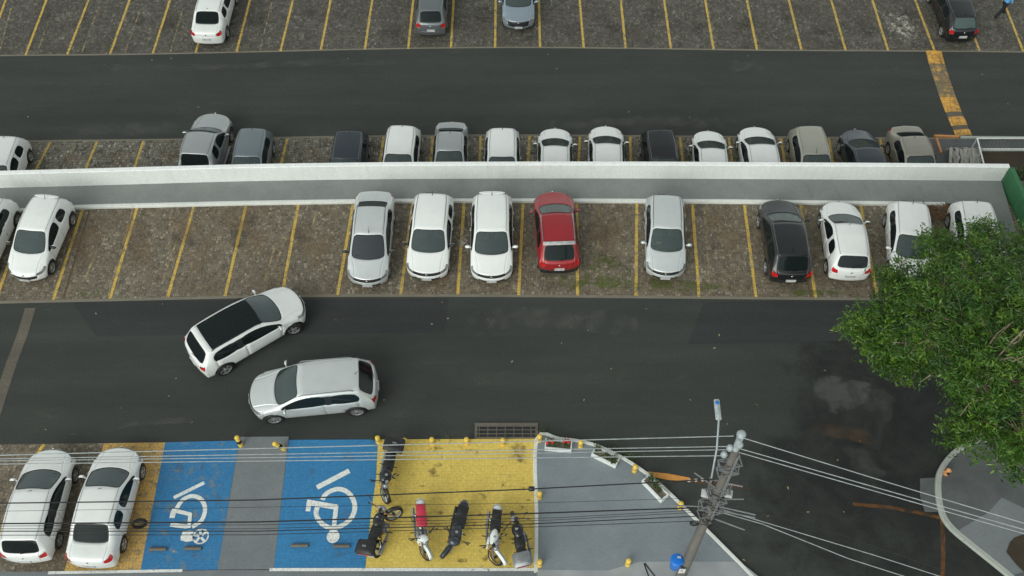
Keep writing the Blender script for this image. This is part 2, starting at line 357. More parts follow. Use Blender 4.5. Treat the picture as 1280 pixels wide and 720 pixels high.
# terrain: one sheet with the step of the retaining wall in it
step = [Vector((-900, wb[0].y+0.12, 0))] + [v+Vector((0, 0.12, 0)) for v in wb] + [Vector((900, YW+0.12, 0))]
m = MB(); n = len(step)
lo = [Vector((v.x, v.y, ZF-0.02)) for v in step]; up_ = [Vector((v.x, v.y, -0.02)) for v in step]
near = [Vector((v.x, -300, -0.02)) for v in step]; far = [Vector((v.x, 1500, ZF-0.02)) for v in step]
allv = near+up_+lo+far
m.add(allv, [(r*n+i, r*n+i+1, (r+1)*n+i+1, (r+1)*n+i) for r in range(3) for i in range(n-1)])
tag(m.build('ground', 'asphalt_brown'), kind='structure')
def band(name, l1, l2, mat, dz=0.0, kind='structure'):
    return sheet(name, [v+Vector((0, 0, dz)) for v in l1] + [v+Vector((0, 0, dz)) for v in reversed(l2)], 0, mat, kind)
fa, fb = P(A, ZF), P(B, ZF)
topf = [v+Vector((0, 14, 0)) for v in fa]
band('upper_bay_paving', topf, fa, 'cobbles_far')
band('upper_road', fa, fb, 'asphalt')
wallback = [Vector((fb[i].x, YW+0.2+ (wb[0].y-YW)*max(0, min(1, (wb[-1].x-fb[i].x)/(wb[-1].x-wb[0].x)))**2.2, ZF)) for i in range(len(fb))]
cut = [v for v in fb if v.x < G(1166,173,ZF).x]; cutw = [v for v in wallback if v.x < G(1166,173,ZF).x]
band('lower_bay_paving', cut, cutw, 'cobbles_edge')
cut2 = [v for v in fb if v.x >= G(1166,173,ZF).x]; cutw2 = [v for v in wallback if v.x >= G(1166,173,ZF).x]
band('side_pavement', [cut[-1]]+cut2, [cutw[-1]]+cutw2, 'pavement_dark', 0.004)
for l, nm in ((fa, 'kerb_edge'), (fb, 'kerb_edge')): strip(nm, l, ZF, 0.10, 'kerb_stone').location.z = 0.006
# near lot
na, kb = P(Cc, 0), P(KB, 0)
xr = G(1175, 300, 0).x
kbx = kb + [Vector((v.x, kb[-1].y, 0)) for v in na if v.x > kb[-1].x+0.2]
band('middle_bay_paving', kbx, na, 'cobbles_near')
strip('kerb_edge', na, 0, 0.13, 'kerb_stone').location.z = 0.006
# raised grey ledge between bays and wall
band('wall_ledge', wb[:-1]+[G(1250,228.4,0), G(1266,282,0), G(1285,345,0), G(1262,372,0), G(1236,345,0), G(1206,258,0)], kb, 'ledge_grey', 0.13)
strip('white_kerb', KB, 0.0, 0.17, 'kerb_white', z1=0.135)
# lower road (Y between D and C) and surroundings
D = [(-420,566),(-200,560),(0,555.5),(200,552.8),(240,551.5),(300,550),(475,549.3),(671,548)]
nd = P(D, 0)
band('lower_road', na, [Vector((v.x, v.y, 0)) for v in nd]+[G(671,1000,0), G(1800,1000,0)], 'asphalt', 0.0)
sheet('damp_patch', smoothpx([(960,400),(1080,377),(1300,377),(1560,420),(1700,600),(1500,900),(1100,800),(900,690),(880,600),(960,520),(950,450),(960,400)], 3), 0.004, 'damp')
sheet('damp_patch', [(880,377),(1290,378),(1290,430),(1100,425),(975,428),(860,430)], 0.0065, 'asphalt_patch')
sheet('road_repair', [(90,377.5),(560,373),(556,415),(330,418),(120,420)], 0.004, 'asphalt_patch')
sheet('silt_patch', smoothpx([(1004,468),(1035,464),(1068,470),(1096,478),(1090,505),(1066,518),(1036,526),(1028,508),(1012,496),(1004,468)], 3), 0.008, 'silt_pale')
sheet('silt_patch', smoothpx([(1060,470),(1120,474),(1125,510),(1110,545),(1085,530),(1070,505),(1060,470)], 3), 0.006, 'silt_grey')
sheet('silt_patch', smoothpx([(1040,556),(1065,548),(1090,560),(1120,590),(1100,606),(1060,595),(1040,556)], 3), 0.008, 'silt_grey')
sheet('silt_patch', smoothpx([(990,530),(1030,522),(1090,535),(1140,560),(1120,568),(1060,552),(1000,545),(990,530)], 3), 0.012, 'silt_orange')
sheet('silt_patch', smoothpx([(540,385),(620,378),(760,384),(850,400),(820,425),(700,415),(560,412),(540,385)], 3), 0.008, 'silt_grey')
sheet('silt_patch', smoothpx([(60,546),(120,530),(200,522),(260,518),(280,526),(200,530),(130,538),(90,549),(60,546)], 3), 0.008, 'silt_grey')
sheet('silt_patch', smoothpx([(905,72),(945,72),(965,84),(940,92),(905,90),(905,72)], 3), ZF+0.006, 'silt_grey')
for q in ([(60,80),(200,84),(330,76),(470,70),(600,72),(600,80),(400,84),(200,92),(60,90)], [(650,150),(760,144),(860,142),(960,150),(940,164),(800,158),(660,164)], [(30,160),(160,150),(260,154),(230,170),(60,172)]):
    sheet('silt_patch', smoothpx(q+[q[0]], 3), ZF+0.006, 'silt_grey')
sheet('moss', smoothpx([(640,369),(650,340),(735,300),(760,320),(790,345),(830,350),(880,352),(935,358),(960,370),(800,369),(640,369)], 3), 0.016, 'moss', 'stuff')
sheet('moss', smoothpx([(80,373),(95,362),(125,360),(140,372),(80,373)], 3), 0.016, 'moss', 'stuff')
sheet('moss', smoothpx([(960,371),(985,360),(1060,362),(1090,371),(960,371)], 3), 0.016, 'moss', 'stuff')
sheet('mortar_patch', smoothpx([(566,290),(580,272),(588,280),(586,305),(592,318),(570,320),(566,290)], 3), 0.016, 'white_scatter')
sheet('mortar_patch', smoothpx([(1092,20),(1130,0),(1146,20),(1152,60),(1118,62),(1092,20)], 3), ZF+0.006, 'white_scatter')
# speed humps
hp = smoothpx([(1167,64),(1171,80),(1179,105),(1187,128),(1197,152),(1205,170)], 4)
hl = P(hp, ZF); root = thing('speed_hump', 'worn yellow and black speed hump across the upper road beside the dark hatchback', 'speed hump')
def hump(name, pts, w, h, mat, parent):
    a = [offset_line(pts, o) for o in (w/2, w*0.3, 0, -w*0.3, -w/2)]; n = len(pts); zz = (0.0, h*0.75, h, h*0.75, 0.0)
    m = MB(); m.add([v+Vector((0, 0, z)) for l, z in zip(a, zz) for v in l], [(r*n+i, r*n+i+1, (r+1)*n+i+1, (r+1)*n+i) for r in range(4) for i in range(n-1)]+[tuple(r*n for r in range(4, -1, -1)), tuple(r*n+n-1 for r in range(5))])
    return m.build(name, mat, parent, True)
hump('hump_base', [v+Vector((0,0,0.004)) for v in hl], 0.78, 0.05, 'asphalt_brown', root)
cobble('hump_yellow', [S(150,120,66)]*4+[S(118,100,64)]*2+[S(90,74,48)], S(220,164,74), (0.44,0.62), size=5); cobble('hump_yellow_worn', [S(118,106,82)]*4+[S(98,90,74)]*2+[S(80,74,60)], S(196,150,78), (0.36,0.52), size=5)
for a, b, mt in ((0, 4, 'hump_yellow'), (4, 7, 'hump_yellow_worn'), (7, 11, 'hump_yellow_worn'), (11, 14, 'hump_yellow'), (15, 17, 'hump_yellow'), (18, 20, 'hump_yellow')):
    hump('painted_band', [v+Vector((0, 0, 0.012)) for v in hl[a:b+1]], 0.80, 0.052, mt, root)
strip('worn_hump_scar', [(38,385),(28,418),(14,455),(2,492),(-20,560)], 0.006, 0.42, 'asphalt_brown')
# bay lines
NL = [((-6,377),(34,265)),((66.6,374.5),(103.3,261.5)),((137.6,373),(171.2,260)),((209.5,371.6),(242.2,258.6)),((281.3,370),(307.3,257.5)),((352.5,369),(373,255)),((422,368.5),(441.5,254.5)),((500.8,368),(515.7,254)),
      ((572.2,368),(580,253.5)),((648.3,369),(653.8,254)),((722,369),(721,254.5)),((795,369.6),(796,254.5)),((874,371),(865.4,255)),((945,371),(930.5,256)),((1019.8,372),(1000.7,256.6)),((1096.9,372.6),(1076,257)),((1174,373),(1150,258))]
for a, b in NL: strip('bay_line', [a, b], 0.008, 0.125, 'bay_line_yellow')
TL = [((-17,69),(7,0)),((32,68.8),(58,0)),((84,68),(110.7,0)),((137.6,67.3),(162,0)),((191,66.7),(212.5,0)),((244.6,65.7),(264,0)),((295.7,64.8),(312.5,0)),((350.6,64),(366,0)),((401,62.7),(413.3,0)),((456,61.8),(465.3,0)),((510.2,61),(516.6,0)),((563.7,60),(567,0)),
      ((618.8,59.6),(619.7,0)),((675,59),(673.6,0)),((729.6,59.6),(724.7,0)),((782,60),(776,0)),((838.8,60.5),(830,0)),((892,61.5),(881.6,0)),((946.4,62),(933.6,0)),((1002,62.7),(986,0)),((1057,62.7),(1039,0)),((1110,62.9),(1090.6,0)),((1168,63),(1144,0)),((1224.5,63.4),(1200,0)),((1279,64),(1254,0))]
for a, b in TL:
    p, q = G(*a, ZF+0.008), G(*b, ZF+0.008); strip('bay_line', [p, q+(q-p)*0.6], 0, 0.12, 'bay_line_yellow')
FL = [((63.3,177),(44.3,213)),((121.4,176.5),(107,211.6)),((179.5,176),(167.6,210.4)),((240,175),(230,208)),((300,174.5),(292,206)),((359,173.5),(351.5,204)),((419,172),(413,203)),((479.6,171),(475.3,200)),((540.8,170.6),(538.7,200)),((600.7,170.4),(599.8,200)),
      ((662,170),(660,202)),((725,170.6),(723.2,202)),((787.7,171),(788.3,202)),((850.4,171.6),(853.2,202)),((911,172),(915,202)),((976,172.6),(981,203)),((1036,173),(1041,203)),((1100,173.4),(1106,203))]
for a, b in FL:
    p, q = G(*a, ZF+0.008), G(*b, ZF+0.008); d = (q-p).normalized(); strip('bay_line', [p, p+d*4.3], 0, 0.12, 'bay_line_yellow')
for a, b in (((135,372),(166,262)),((105,352),(119,317)),((203,352),(223,295)),((212,282),(214,262)),((331,350),(345,305)),((341,340),(372,262)),((390,285),(397,257)),((400,340),(405,330)),((746,330),(749,256)),((888,368),(880,256)),((1004,300),(1008,256))):
    strip('old_bay_line', [a, b], 0.012, 0.09, 'line_faded')
for a, b in (((46,67),(63,22)),((0,62),(14,10)),((102,66),(126,2)),((156,66),(176,10)),((213,65),(229,10)),((325,63),(340,2)),((94,205),(92,212)),((80,210),(92,183)),((143,202),(152,180))):
    strip('old_bay_line', [a, b], ZF+0.012, 0.07, 'line_faded')
for a, b in (((79,372),(112,262)),((1013,371),(994,262)),((1092,371),(1070,260))):
    strip('old_line_ghost', [a, b], 0.011, 0.06, 'line_ghost_brown')
# bottom left bays, blue bays, yellow floor
sheet('near_bay_paving', [(-420,566),(-200,560),(0,555.5),(207,553),(178,713.5),(160,800),(-420,800)], 0.004, 'cobbles_near')
for a, b in (((52,555),(0,640)),((128,555),(118,640))): pass
strip('bay_line', [(55,555.5),(44,570),(-12,690),(-24,712)], 0.010, 0.13, 'bay_line_yellow')
sheet('yellow_margin', [(130,554),(207,553),(178,713.5),(80,714.5)], 0.010, 'cobbles_yellow')
sheet('blue_bay', [(206.5,552.8),(298.6,550.6),(272,712),(175.5,713.5)], 0.016, 'blue_floor')
sheet('access_path', [(301,546),(361,545.6),(342,711.5),(272,712),(298.8,552)], 0.020, 'pavement_blue_grey')
sheet('blue_bay', [(361,549.8),(472,549.3),(470,600),(464,640),(456,712),(342,712)], 0.016, 'blue_floor_clean')
sheet('motorcycle_bay', [(472.5,549.3),(668.5,548.4),(667.5,711.6),(456.5,711.6),(464,640),(470,600)], 0.016, 'yellow_floor')
sheet('footway', [(-420,716),(175,714.2),(272,712.5),(342,712.4),(668.5,712.2),(672,713),(720,713),(960,740),(1150,900),(700,1180),(-300,1180)], 0.008, 'pavement_blue_grey')
strip('white_line', [(60,716),(228,713.2)], 0.026, 0.10, 'white_road_paint'); strip('white_line', [(337,712),(668,711.8)], 0.026, 0.11, 'white_road_paint')
# raised corner pavement with white kerb
KC = smoothpx([(670,714),(670.5,640),(671,550),(700,550),(730,554),(757,563),(790,581),(820,603),(850,631),(880,661),(905,686),(940,722),(1010,800)], 4)
KC = [(670,716)] + [k for k in KC if k != (670, 714)]
o = sheet('corner_pavement', KC+[(1010,1150),(670,1150)], 0.10, 'pavement_grey')
sheet('pavement_slab', [(800,702),(925,702),(960,730),(1000,800),(740,800),(672,760),(672,712),(760,713)], 0.105, 'pavement_light')
strip('white_kerb', KC, 0.0, 0.14, 'kerb_white', z1=0.115)
strip('slab_joint', [(805,704),(818,740)], 0.11, 0.05, 'asphalt_patch'); strip('slab_joint', [(806,704),(830,735)], 0.113, 0.05, 'asphalt_patch')
# right pavement
KR = smoothpx([(1420,556),(1300,550),(1225,552),(1204,560),(1190,569),(1178,584),(1172.5,598),(1172.5,622),(1178,645),(1190,662),(1215,683),(1240,703),(1270,728),(1340,790)], 5)
sheet('right_pavement', KR+[(1700,790),(1700,556)], 0.12, 'pavement_dark')
strip('worn_kerb', KR, 0.0, 0.20, 'kerb_worn', z1=0.135)
sheet('pavement_slab', [(1196,664),(1236,640),(1252,622),(1290,640),(1330,700),(1262,720),(1236,697)], 0.124, 'pavement_blue_grey')
sheet('soil_patch', smoothpx([(1258,690),(1268,672),(1300,668),(1340,690),(1320,740),(1280,715),(1258,690)], 3), 0.135, 'soil')
sheet('kerb_ramp', [(1150,598),(1170,597),(1172,640),(1156,640),(1150,620)], 0.010, 'pavement_dark')
# road markings, orange
sheet('orange_marking', [(806,589),(835,592),(862,597),(866,602),(835,600),(808,594)], 0.010, 'paint_orange')
sheet('orange_marking', [(864,598),(905,601),(938,612),(905,609),(866,603)], 0.010, 'paint_orange_faded')
strip('orange_marking', [(1066,630),(1110,634),(1150,641),(1178,648)], 0.010, 0.13, 'paint_orange_faded')
strip('orange_marking', [(1178,648),(1179,690),(1178,740)], 0.013, 0.15, 'paint_orange_faded')
strip('orange_kerb', [(1167,171),(1198,172)], ZF+0.0, 0.10, 'orange_iron', z1=ZF+0.13); strip('orange_kerb', [(1170,174),(1176,192)], ZF, 0.10, 'orange_iron', z1=ZF+0.12)
strip('white_kerb', [(1200,172.4),(1290,173)], ZF+0.0, 0.12, 'kerb_worn', z1=ZF+0.1)
strip('white_kerb', [(1213,187.5),(1360,187.5)], ZF+0.0, 0.12, 'kerb_white', z1=ZF+0.08)
sheet('dark_yard', [(1215,190),(1360,190),(1400,260),(1222,240)], ZF+0.01, 'soil')
# retaining wall with parapet
hw = 1.0
wall = MB(); n = len(wb); back = [v+Vector((0, 0.17, 0)) for v in wb]
vs = [Vector((v.x, v.y, ZF-0.3)) for v in wb]+[Vector((v.x, v.y, hw)) for v in wb]+[Vector((v.x, v.y, hw)) for v in back]+[Vector((v.x, v.y, ZF-0.3)) for v in back]
wall.add(vs, [(r*n+i, r*n+i+1, ((r+1) % 4)*n+i+1, ((r+1) % 4)*n+i) for r in range(4) for i in range(n-1)]+[(0, n, 2*n, 3*n), (n-1, 2*n-1, 3*n-1, 4*n-1)])
w = wall.build('retaining_wall', 'wall_white'); tag(w, 'long low white parapet wall between the two parking levels', 'wall')
cp = strip('coping', [v+Vector((0, 0.085, hw+0.003)) for v in wb], hw, 0.21, 'coping_white', kind=None, z1=hw+0.05); cp.parent = w
gw = MB(); a = G(1263.5,207,1.0); 
g0 = Vector((wb[-1].x+0.02, wb[-1].y-0.0, 0)); g1 = G(1280,249,1.0); gd = (Vector((g1.x, g1.y, 0))-g0).normalized()
g2 = g0+gd*9.0; nrm = Vector((-gd.y, gd.x, 0)); 
if nrm.x < 0: nrm = -nrm
gv = [g0, g2, g2+nrm*0.18, g0+nrm*0.18]
gw.add([v+Vector((0,0,z)) for z in (ZF-0.3, 1.02) for v in gv], [(0,1,5,4),(1,2,6,5),(2,3,7,6),(3,0,4,7),(4,5,6,7),(3,2,1,0)])
tag(gw.build('green_wall', 'wall_green'), 'green painted side wall at the end of the white parapet', 'wall')
# faint pale streaks on the ledge, wet reflection painted as colour
for x in (1008,1042,1080,1116,1148,1185): strip('wet_sheen_streak', [(x,231),(x+8,247)], 0.134, 0.14, 'wet_sheen_paint')
# drain grate
t = thing('storm_drain', 'wide concrete storm drain grating set at the road edge above the yellow bay', 'drain', G(633,539,0))
m = MB(); W_, H_ = 2.35, 0.62
for c, d in (((0, H_/2-0.06, 0.02), (W_, 0.14, 0.06)), ((0, -H_/2+0.03, 0.02), (W_, 0.06, 0.06)), ((-W_/2+0.05, -0.02, 0.02), (0.10, H_-0.2, 0.06)), ((W_/2-0.05, -0.02, 0.02), (0.10, H_-0.2, 0.06))): m.box(c, d)
m.build('frame', 'drain_concrete', t)
MB().box((0, -0.02, 0.006), (W_-0.2, H_-0.22, 0.004)).build('pit', 'asphalt_patch', t)
m = MB()
for k in range(7): m.box((-W_/2+0.17+k*0.32, -0.02, 0.03), (0.035, H_-0.2, 0.03))
for k in (-0.1, 0.06): m.box((0, k-0.02, 0.032), (W_-0.2, 0.03, 0.024))
m.build('grating', 'drain_concrete', t)
# wheel stops in the blue bays
for (px, py, lb) in ((198,687,'left wheel stop of the blue bay beside the white sedan'),(241.5,686,'right wheel stop of the blue bay beside the white sedan'),(375,682.5,'left wheel stop of the blue bay beside the motorcycles'),(427,683,'right wheel stop of the blue bay beside the motorcycles')):
    c = G(px, py, 0.02)
    m = MB().tube([c+Vector((-0.29,0,0.05)), c+Vector((0.29,0,0.05))], 0.06, 10)
    tag(m.build('wheel_stop', 'drain_concrete', None, True), 'low grey bar, '+lb, 'wheel stop', 'wheel stops in the blue bays')
# access symbols, painted
def px4(l, s, ox, oy): return [(x/s+ox, y/s+oy) for x, y in l]
def disc(name, c, rx, ry, z, mat, n=28):
    q = G(c[0], c[1], z); return sheet(name, [q+Vector((rx*math.cos(2*PI*k/n), ry*math.sin(2*PI*k/n), 0)) for k in range(n)], z, mat)
f2 = lambda l: px4(l, 4.5, 340, 560); f1 = lambda l: px4(l, 6.0, 150, 600)
strip('access_symbol', f2([(253,222),(435,128)]), 0.024, 0.19, 'white_road_paint')
strip('access_symbol', smoothpx(f2([(283,292),(300,262),(335,240),(378,231),(425,248),(459,295),(465,345),(445,395),(400,432),(345,452),(290,432),(257,395),(248,360),(256,332)]), 5), 0.024, 0.17, 'white_road_paint')
strip('access_symbol', f2([(202,356),(210,304),(212,303)]), 0.028, 0.17, 'white_road_paint'); strip('access_symbol', f2([(196,304),(365,333)]), 0.032, 0.20, 'white_road_paint'); strip('access_symbol', f2([(362,322),(348,448)]), 0.036, 0.16, 'white_road_paint')
disc('access_symbol', f2([(344,497)])[0], 0.225, 0.24, 0.040, 'white_road_paint')
strip('access_symbol', f1([(403,133),(632,20)]), 0.024, 0.13, 'white_road_paint')
strip('access_symbol', smoothpx(f1([(425,212),(445,180),(480,142),(540,120),(600,138),(634,190),(634,250),(605,310),(540,352)]), 5), 0.024, 0.15, 'white_road_paint')
strip('access_symbol', f1([(378,333),(420,340),(508,350)]), 0.024, 0.15, 'white_road_paint')
strip('access_symbol', f1([(390,285),(402,232)]), 0.028, 0.19, 'white_road_paint'); strip('access_symbol', f1([(388,225),(532,258)]), 0.032, 0.14, 'white_road_paint'); strip('access_symbol', f1([(528,250),(516,360)]), 0.036, 0.13, 'white_road_paint')
sheet('access_symbol', f1([(470,390),(510,378),(555,380),(550,400),(520,410),(556,420),(550,455),(500,465),(455,452),(455,425)]), 0.028, 'white_road_paint')
q0 = f1([(605,422)])[0]; c0 = G(q0[0], q0[1], 0.028)
strip('access_symbol', [c0+Vector((0.26*math.cos(2*PI*k/24), 0.26*math.sin(2*PI*k/24), 0)) for k in range(25)], 0, 0.05, 'white_road_paint')
for a in (0.5, 1.6, 2.7, 3.9, 5.2):
    strip('access_symbol', [c0+Vector((0.05*math.cos(a), 0.05*math.sin(a), 0.004)), c0+Vector((0.26*math.cos(a+0.25), 0.26*math.sin(a+0.25), 0.004))], 0, 0.09, 'white_road_paint')
sheet('worn_paint', smoothpx(f1([(355,480),(400,475),(440,515),(450,550),(395,560),(350,520),(355,480)]), 3), 0.03, 'white_scatter')
sheet('worn_paint', smoothpx(f1([(660,50),(760,60),(780,170),(740,260),(700,200),(680,120),(660,50)]), 3), 0.03, 'white_scatter').data.materials[0] = M['silt_grey']
# bollards
def bollard(px, py, label, h=0.36, striped=False, r=0.092, lean=None):
    t = thing('bollard', label, 'bollard', group='yellow bollards round the near bays')
    top = G(px, py, h+0.05); t.location = (top.x, top.y, 0.016 if px < 672 else 0.11)
    if lean: t.rotation_euler = lean
    MB().lathe([(r*1.0, 0), (r, h*0.35), (r*0.93, h*0.36), (r*0.93, h*0.8), (r*0.62, h*0.9), (r*0.5, h)], n=16).build('post', 'yellow_paint', t, True)
    MB().ell((0, 0, h+0.02), (r*1.02, r*1.02, r*0.9), 16, 10).build('cap', 'yellow_paint', t, True)
    if striped: MB().lathe([(r*1.04, h*0.42), (r*1.04, h*0.72)], n=16).build('band', 'black_plastic', t)
    else: MB().lathe([(r*0.97, h*0.62), (r*0.97, h*0.74)], n=16).build('band', 'drain_concrete', t)
bollard(296,547,'banded yellow bollard at the left edge of the grey path between blue bays', 0.62, True)
bollard(351,551.5,'banded yellow bollard at the right edge of the grey path between blue bays', 0.62, True, lean=(0.12,-0.35,0))
for i, (x, y, lb) in enumerate([(471.7,547,'yellow bollard beside the top box of the motorcycle at the blue bay corner'),(505.7,550,'first yellow bollard right of the parked top box on the road edge'),(539.5,549,'yellow bollard on the yellow bay edge above the red seated motorcycle'),(583,549,'yellow bollard on the yellow bay edge left of the storm drain'),(628.4,550,'yellow bollard on the yellow bay edge below the storm drain'),
    (674.5,546.4,'yellow bollard at the corner of the white kerb left of the red flowers'),(674.5,618,'yellow bollard halfway down the white kerb right of the yellow bay'),(674.5,703,'yellow bollard at the bottom of the white kerb right of the yellow bay'),(726,554,'yellow bollard on the curved kerb between the first two planters'),(794,584.5,'yellow bollard on the curved kerb between the second and third planters'),(851,630.5,'yellow bollard on the curved kerb nearest the utility pole'),(785.6,702,'lone yellow bollard in the middle of the grey corner pavement')]):
    bollard(x, y, lb)
# planters
def leaves_np(pts, size, droop=0.3, name='leaves', shoot=None):
    """many small folded leaves as one mesh: pts Nx3 centres"""
    n = len(pts); d = RNG.normal(size=(n, 3)); d[:, 2] = d[:, 2]*0.55 - droop*0.4; d /= np.linalg.norm(d, axis=1)[:, None]
    u = RNG.normal(size=(n, 3)); u[:, 2] *= 0.5; s = np.cross(d, u); s /= np.linalg.norm(s, axis=1)[:, None]
    s[:, 2] *= 0.45
    L = size*(0.7+0.6*RNG.random(n))[:, None]; W_ = L*0.16
    p0 = pts; p1 = pts+d*L*0.5+s*W_; p2 = pts+d*L; p3 = pts+d*L*0.5-s*W_
    v = np.stack([p0, p1, p2, p3], 1).reshape(-1, 3); f = np.arange(4*n).reshape(-1, 4)
    me = bpy.data.meshes.new(name); me.vertices.add(4*n); me.vertices.foreach_set('co', v.ravel()); me.loops.add(4*n); me.loops.foreach_set('vertex_index', f.ravel())
    me.polygons.add(n); me.polygons.foreach_set('loop_start', np.arange(0, 4*n, 4)); me.polygons.foreach_set('loop_total', np.full(n, 4)); me.update(calc_edges=True)
    at = me.attributes.new('shoot', 'FLOAT', 'POINT'); at.data.foreach_set('value', np.repeat(shoot if shoot is not None else RNG.random(n), 4)); return me
def planter(px, py, ang, ln, lab, plab, red, spots):
    c = G(px, py, 0.3); t = thing('planter', lab, 'planter', (c.x, c.y, 0.105), ang, 'white planters along the curved kerb')
    m = MB(); w, h, k = 0.36, 0.26, 0.045
    for cc, dd in (((0, w/2-k/2, h/2), (ln, k, h)), ((0, -w/2+k/2, h/2), (ln, k, h)), ((ln/2-k/2, 0, h/2), (k, w-2*k, h)), ((-ln/2+k/2, 0, h/2), (k, w-2*k, h))): m.box(cc, dd)
    m.build('box', 'white_paint', t); MB().box((0, 0, h*0.4), (ln-2*k-0.004, w-2*k-0.004, h*0.7)).build('soil', 'silt_soil', t)
    p = thing('flowering_plant' if red else 'planter_shrub', plab, 'plant', (c.x, c.y, 0.105+h*0.75), ang, 'plants in the white planters')
    pts = []
    for (x, y, r, hh, nn) in spots:
        nn = int(nn*0.6); q = RNG.normal(size=(nn, 3))*[r*0.5, r*0.5, hh*0.4]+[x, y, hh*0.6]; pts.append(q)
    pts = np.concatenate(pts); me = leaves_np(pts, 0.13, 0.0); me.materials.append(M['bush_leaf']); link('foliage', me, p)
    m = MB()
    for (x, y, r, hh, nn) in spots:
        for k in range(4): m.tube([(x, y, -0.05), (x+random.uniform(-r, r)*0.5, y+random.uniform(-r, r)*0.5, hh*0.8)], 0.008, 5)
    m.build('stem', 'bark', p)
    if red:
        for (x, y, r, hh, nn) in (spots[0], spots[-1]):
            for k in range(6): MB().ell((x+random.uniform(-r, r)*0.8, y+random.uniform(-r, r)*0.8, hh*1.0+random.uniform(-0.03, 0.1)), (0.055, 0.055, 0.04), 8, 6).build('flower', 'flower_red', p, True)
simple('silt_soil', S(120,112,100), 0.9, var=0.3, scale=20)
planter(698,556.5,R(-6),0.98,'white planter box with red flowers at the top of the curved kerb','red flowering plants in the first white planter',True,[(-0.3,0.05,0.16,0.22,160),(-0.05,0,0.10,0.12,60),(0.3,0.05,0.16,0.22,160)])
planter(757,570.5,R(-28),0.98,'white planter box of low green plants, the middle one of three','green shrubs in the middle white planter',False,[(-0.36,0.08,0.12,0.34,150),(0.02,0,0.14,0.16,110),(0.3,0,0.14,0.20,150)])
planter(819,610,R(-50),1.0,'white planter box with trailing greenery nearest the utility pole','trailing greenery in the third white planter',False,[(-0.32,0.1,0.14,0.24,160),(-0.05,0.08,0.16,0.18,170),(0.2,0.02,0.10,0.14,60)])
# weeds along the kerb
pts = [];
for (x, y, n_, r) in ((778,566,60,0.25),(790,572,90,0.2),(760,560,40,0.2),(676,540,40,0.15),(470,548,30,0.15),(560,547,30,0.2)):
    c = G(x, y, 0.03); pts.append(RNG.normal(size=(n_, 3))*[r, r*0.6, 0.03]+[c.x, c.y, 0.06])
me = leaves_np(np.concatenate(pts), 0.12, 0.0); me.materials.append(M['bush_leaf']); tag(link('weeds', me), 'low green weeds sprouting along the road edge of the kerb', 'weeds', kind='stuff')
# stains and wear on the floors
def blob(name, px, py, rx, ry, z, mat):
    c = G(px, py, z); n = 14; ph = random.uniform(0, 6)
    return sheet(name, [c+Vector((rx*(1+0.25*math.sin(3*a+ph))*math.cos(a), ry*(1+0.25*math.sin(2*a+ph))*math.sin(a), 0)) for a in [2*PI*k/n for k in range(n)]], z, mat)
for k in range(18): blob('floor_smudge', random.uniform(482,662), random.uniform(556,704), random.uniform(.06,.28), random.uniform(.05,.16), 0.020+0.0001*k, 'paint_smudge')
blob('floor_smudge', 648, 566, .5, .55, 0.026, 'paint_smudge')
for k in range(14): blob('floor_smudge', random.choice([random.uniform(215,266), random.uniform(374,450)]), random.uniform(560,704), random.uniform(.08,.35), random.uniform(.1,.4), 0.020+0.0001*k, 'silt_grey')
bx = [104,172,243,312,392,757,832,906,690,612,540]
for k, x in enumerate(bx): blob('oil_mark', x-8+random.uniform(-10,10), random.uniform(285,325), random.uniform(.35,.8), random.uniform(.6,1.2), 0.014+0.0001*k, 'oil_stain'); blob('bay_wear', x+6, random.uniform(300,345), .7, 1.4, 0.0155+0.0001*k, 'pale_wear'); blob('bay_wear', x-10, random.uniform(272,300), .6, .9, 0.0175+0.0001*k, 'pale_wear')
for k, x in enumerate(range(60, 1250, 54)): blob('oil_mark', x+random.uniform(-12,12), random.uniform(15,45), random.uniform(.4,.8), random.uniform(.5,1.0), ZF+0.006+0.0001*k, 'oil_stain')
for k, (x, y) in enumerate(((392,192),(210,196),(150,198),(90,200))): blob('bay_wear', x, y, .8, .6, ZF+0.012+0.0001*k, 'pale_wear')
# litter leaves scattered on the ground
pts = []
litr = [(553,378),(203,380),(540,405),(713,409),(808,386),(702,429),(843,444),(893,435),(899,419),(946,506),(863,500),(1031,463),(1033,543),(1047,575),(909,530),(330,395),(420,400),(560,398),(610,400),(640,452),(480,500),(262,433),(220,473),(211,495),(600,480),(735,413),(764,461),(1075,551),(900,680),(930,700),(905,720),(985,610),(1010,640),(152,510),(120,392),(57,537),(240,528),(730,500),(1055,640),(960,645)]
for i, (x, y) in enumerate(litr):
    c = G(x, y, 0.02); s = random.uniform(0.03, 0.065); a = random.uniform(0, PI)
    m = MB(); m.add([(-s, 0, 0), (-s*0.3, s*0.4, 0.01), (s*0.8, s*0.3, 0), (s, -s*0.1, 0.012), (0, -s*0.45, 0.004)], [(0, 4, 3, 2, 1)])
    o = m.build('dead_leaf' , 'leaf_litter' if i % 3 else 'litter_brown'); o.location = c; o.rotation_euler = (0, 0, a)
    tag(o, 'small pale dead leaf lying on the dark asphalt of the lower road', 'leaf', 'dead leaves scattered on the road')
for i, (x, y) in enumerate([(190,75),(214,73),(435,73),(685,68),(696,86),(257,170),(786,140),(862,147),(935,70),(1228,93),(248,134),(35,146),(1260,130)]):
    c = G(x, y, ZF+0.02); s = random.uniform(0.03, 0.06)
    m = MB(); m.add([(-s, 0, 0), (-s*0.3, s*0.6, 0.01), (s*0.8, s*0.5, 0), (s, -s*0.1, 0.012), (0, -s*0.5, 0.004)], [(0, 4, 3, 2, 1)])
    o = m.build('paper_scrap', 'scrap_grey'); o.location = c; o.rotation_euler = (0, 0, random.uniform(0, PI)); tag(o, 'small pale scrap lying on the dark asphalt of the upper road', 'scrap', 'scraps on the upper road')
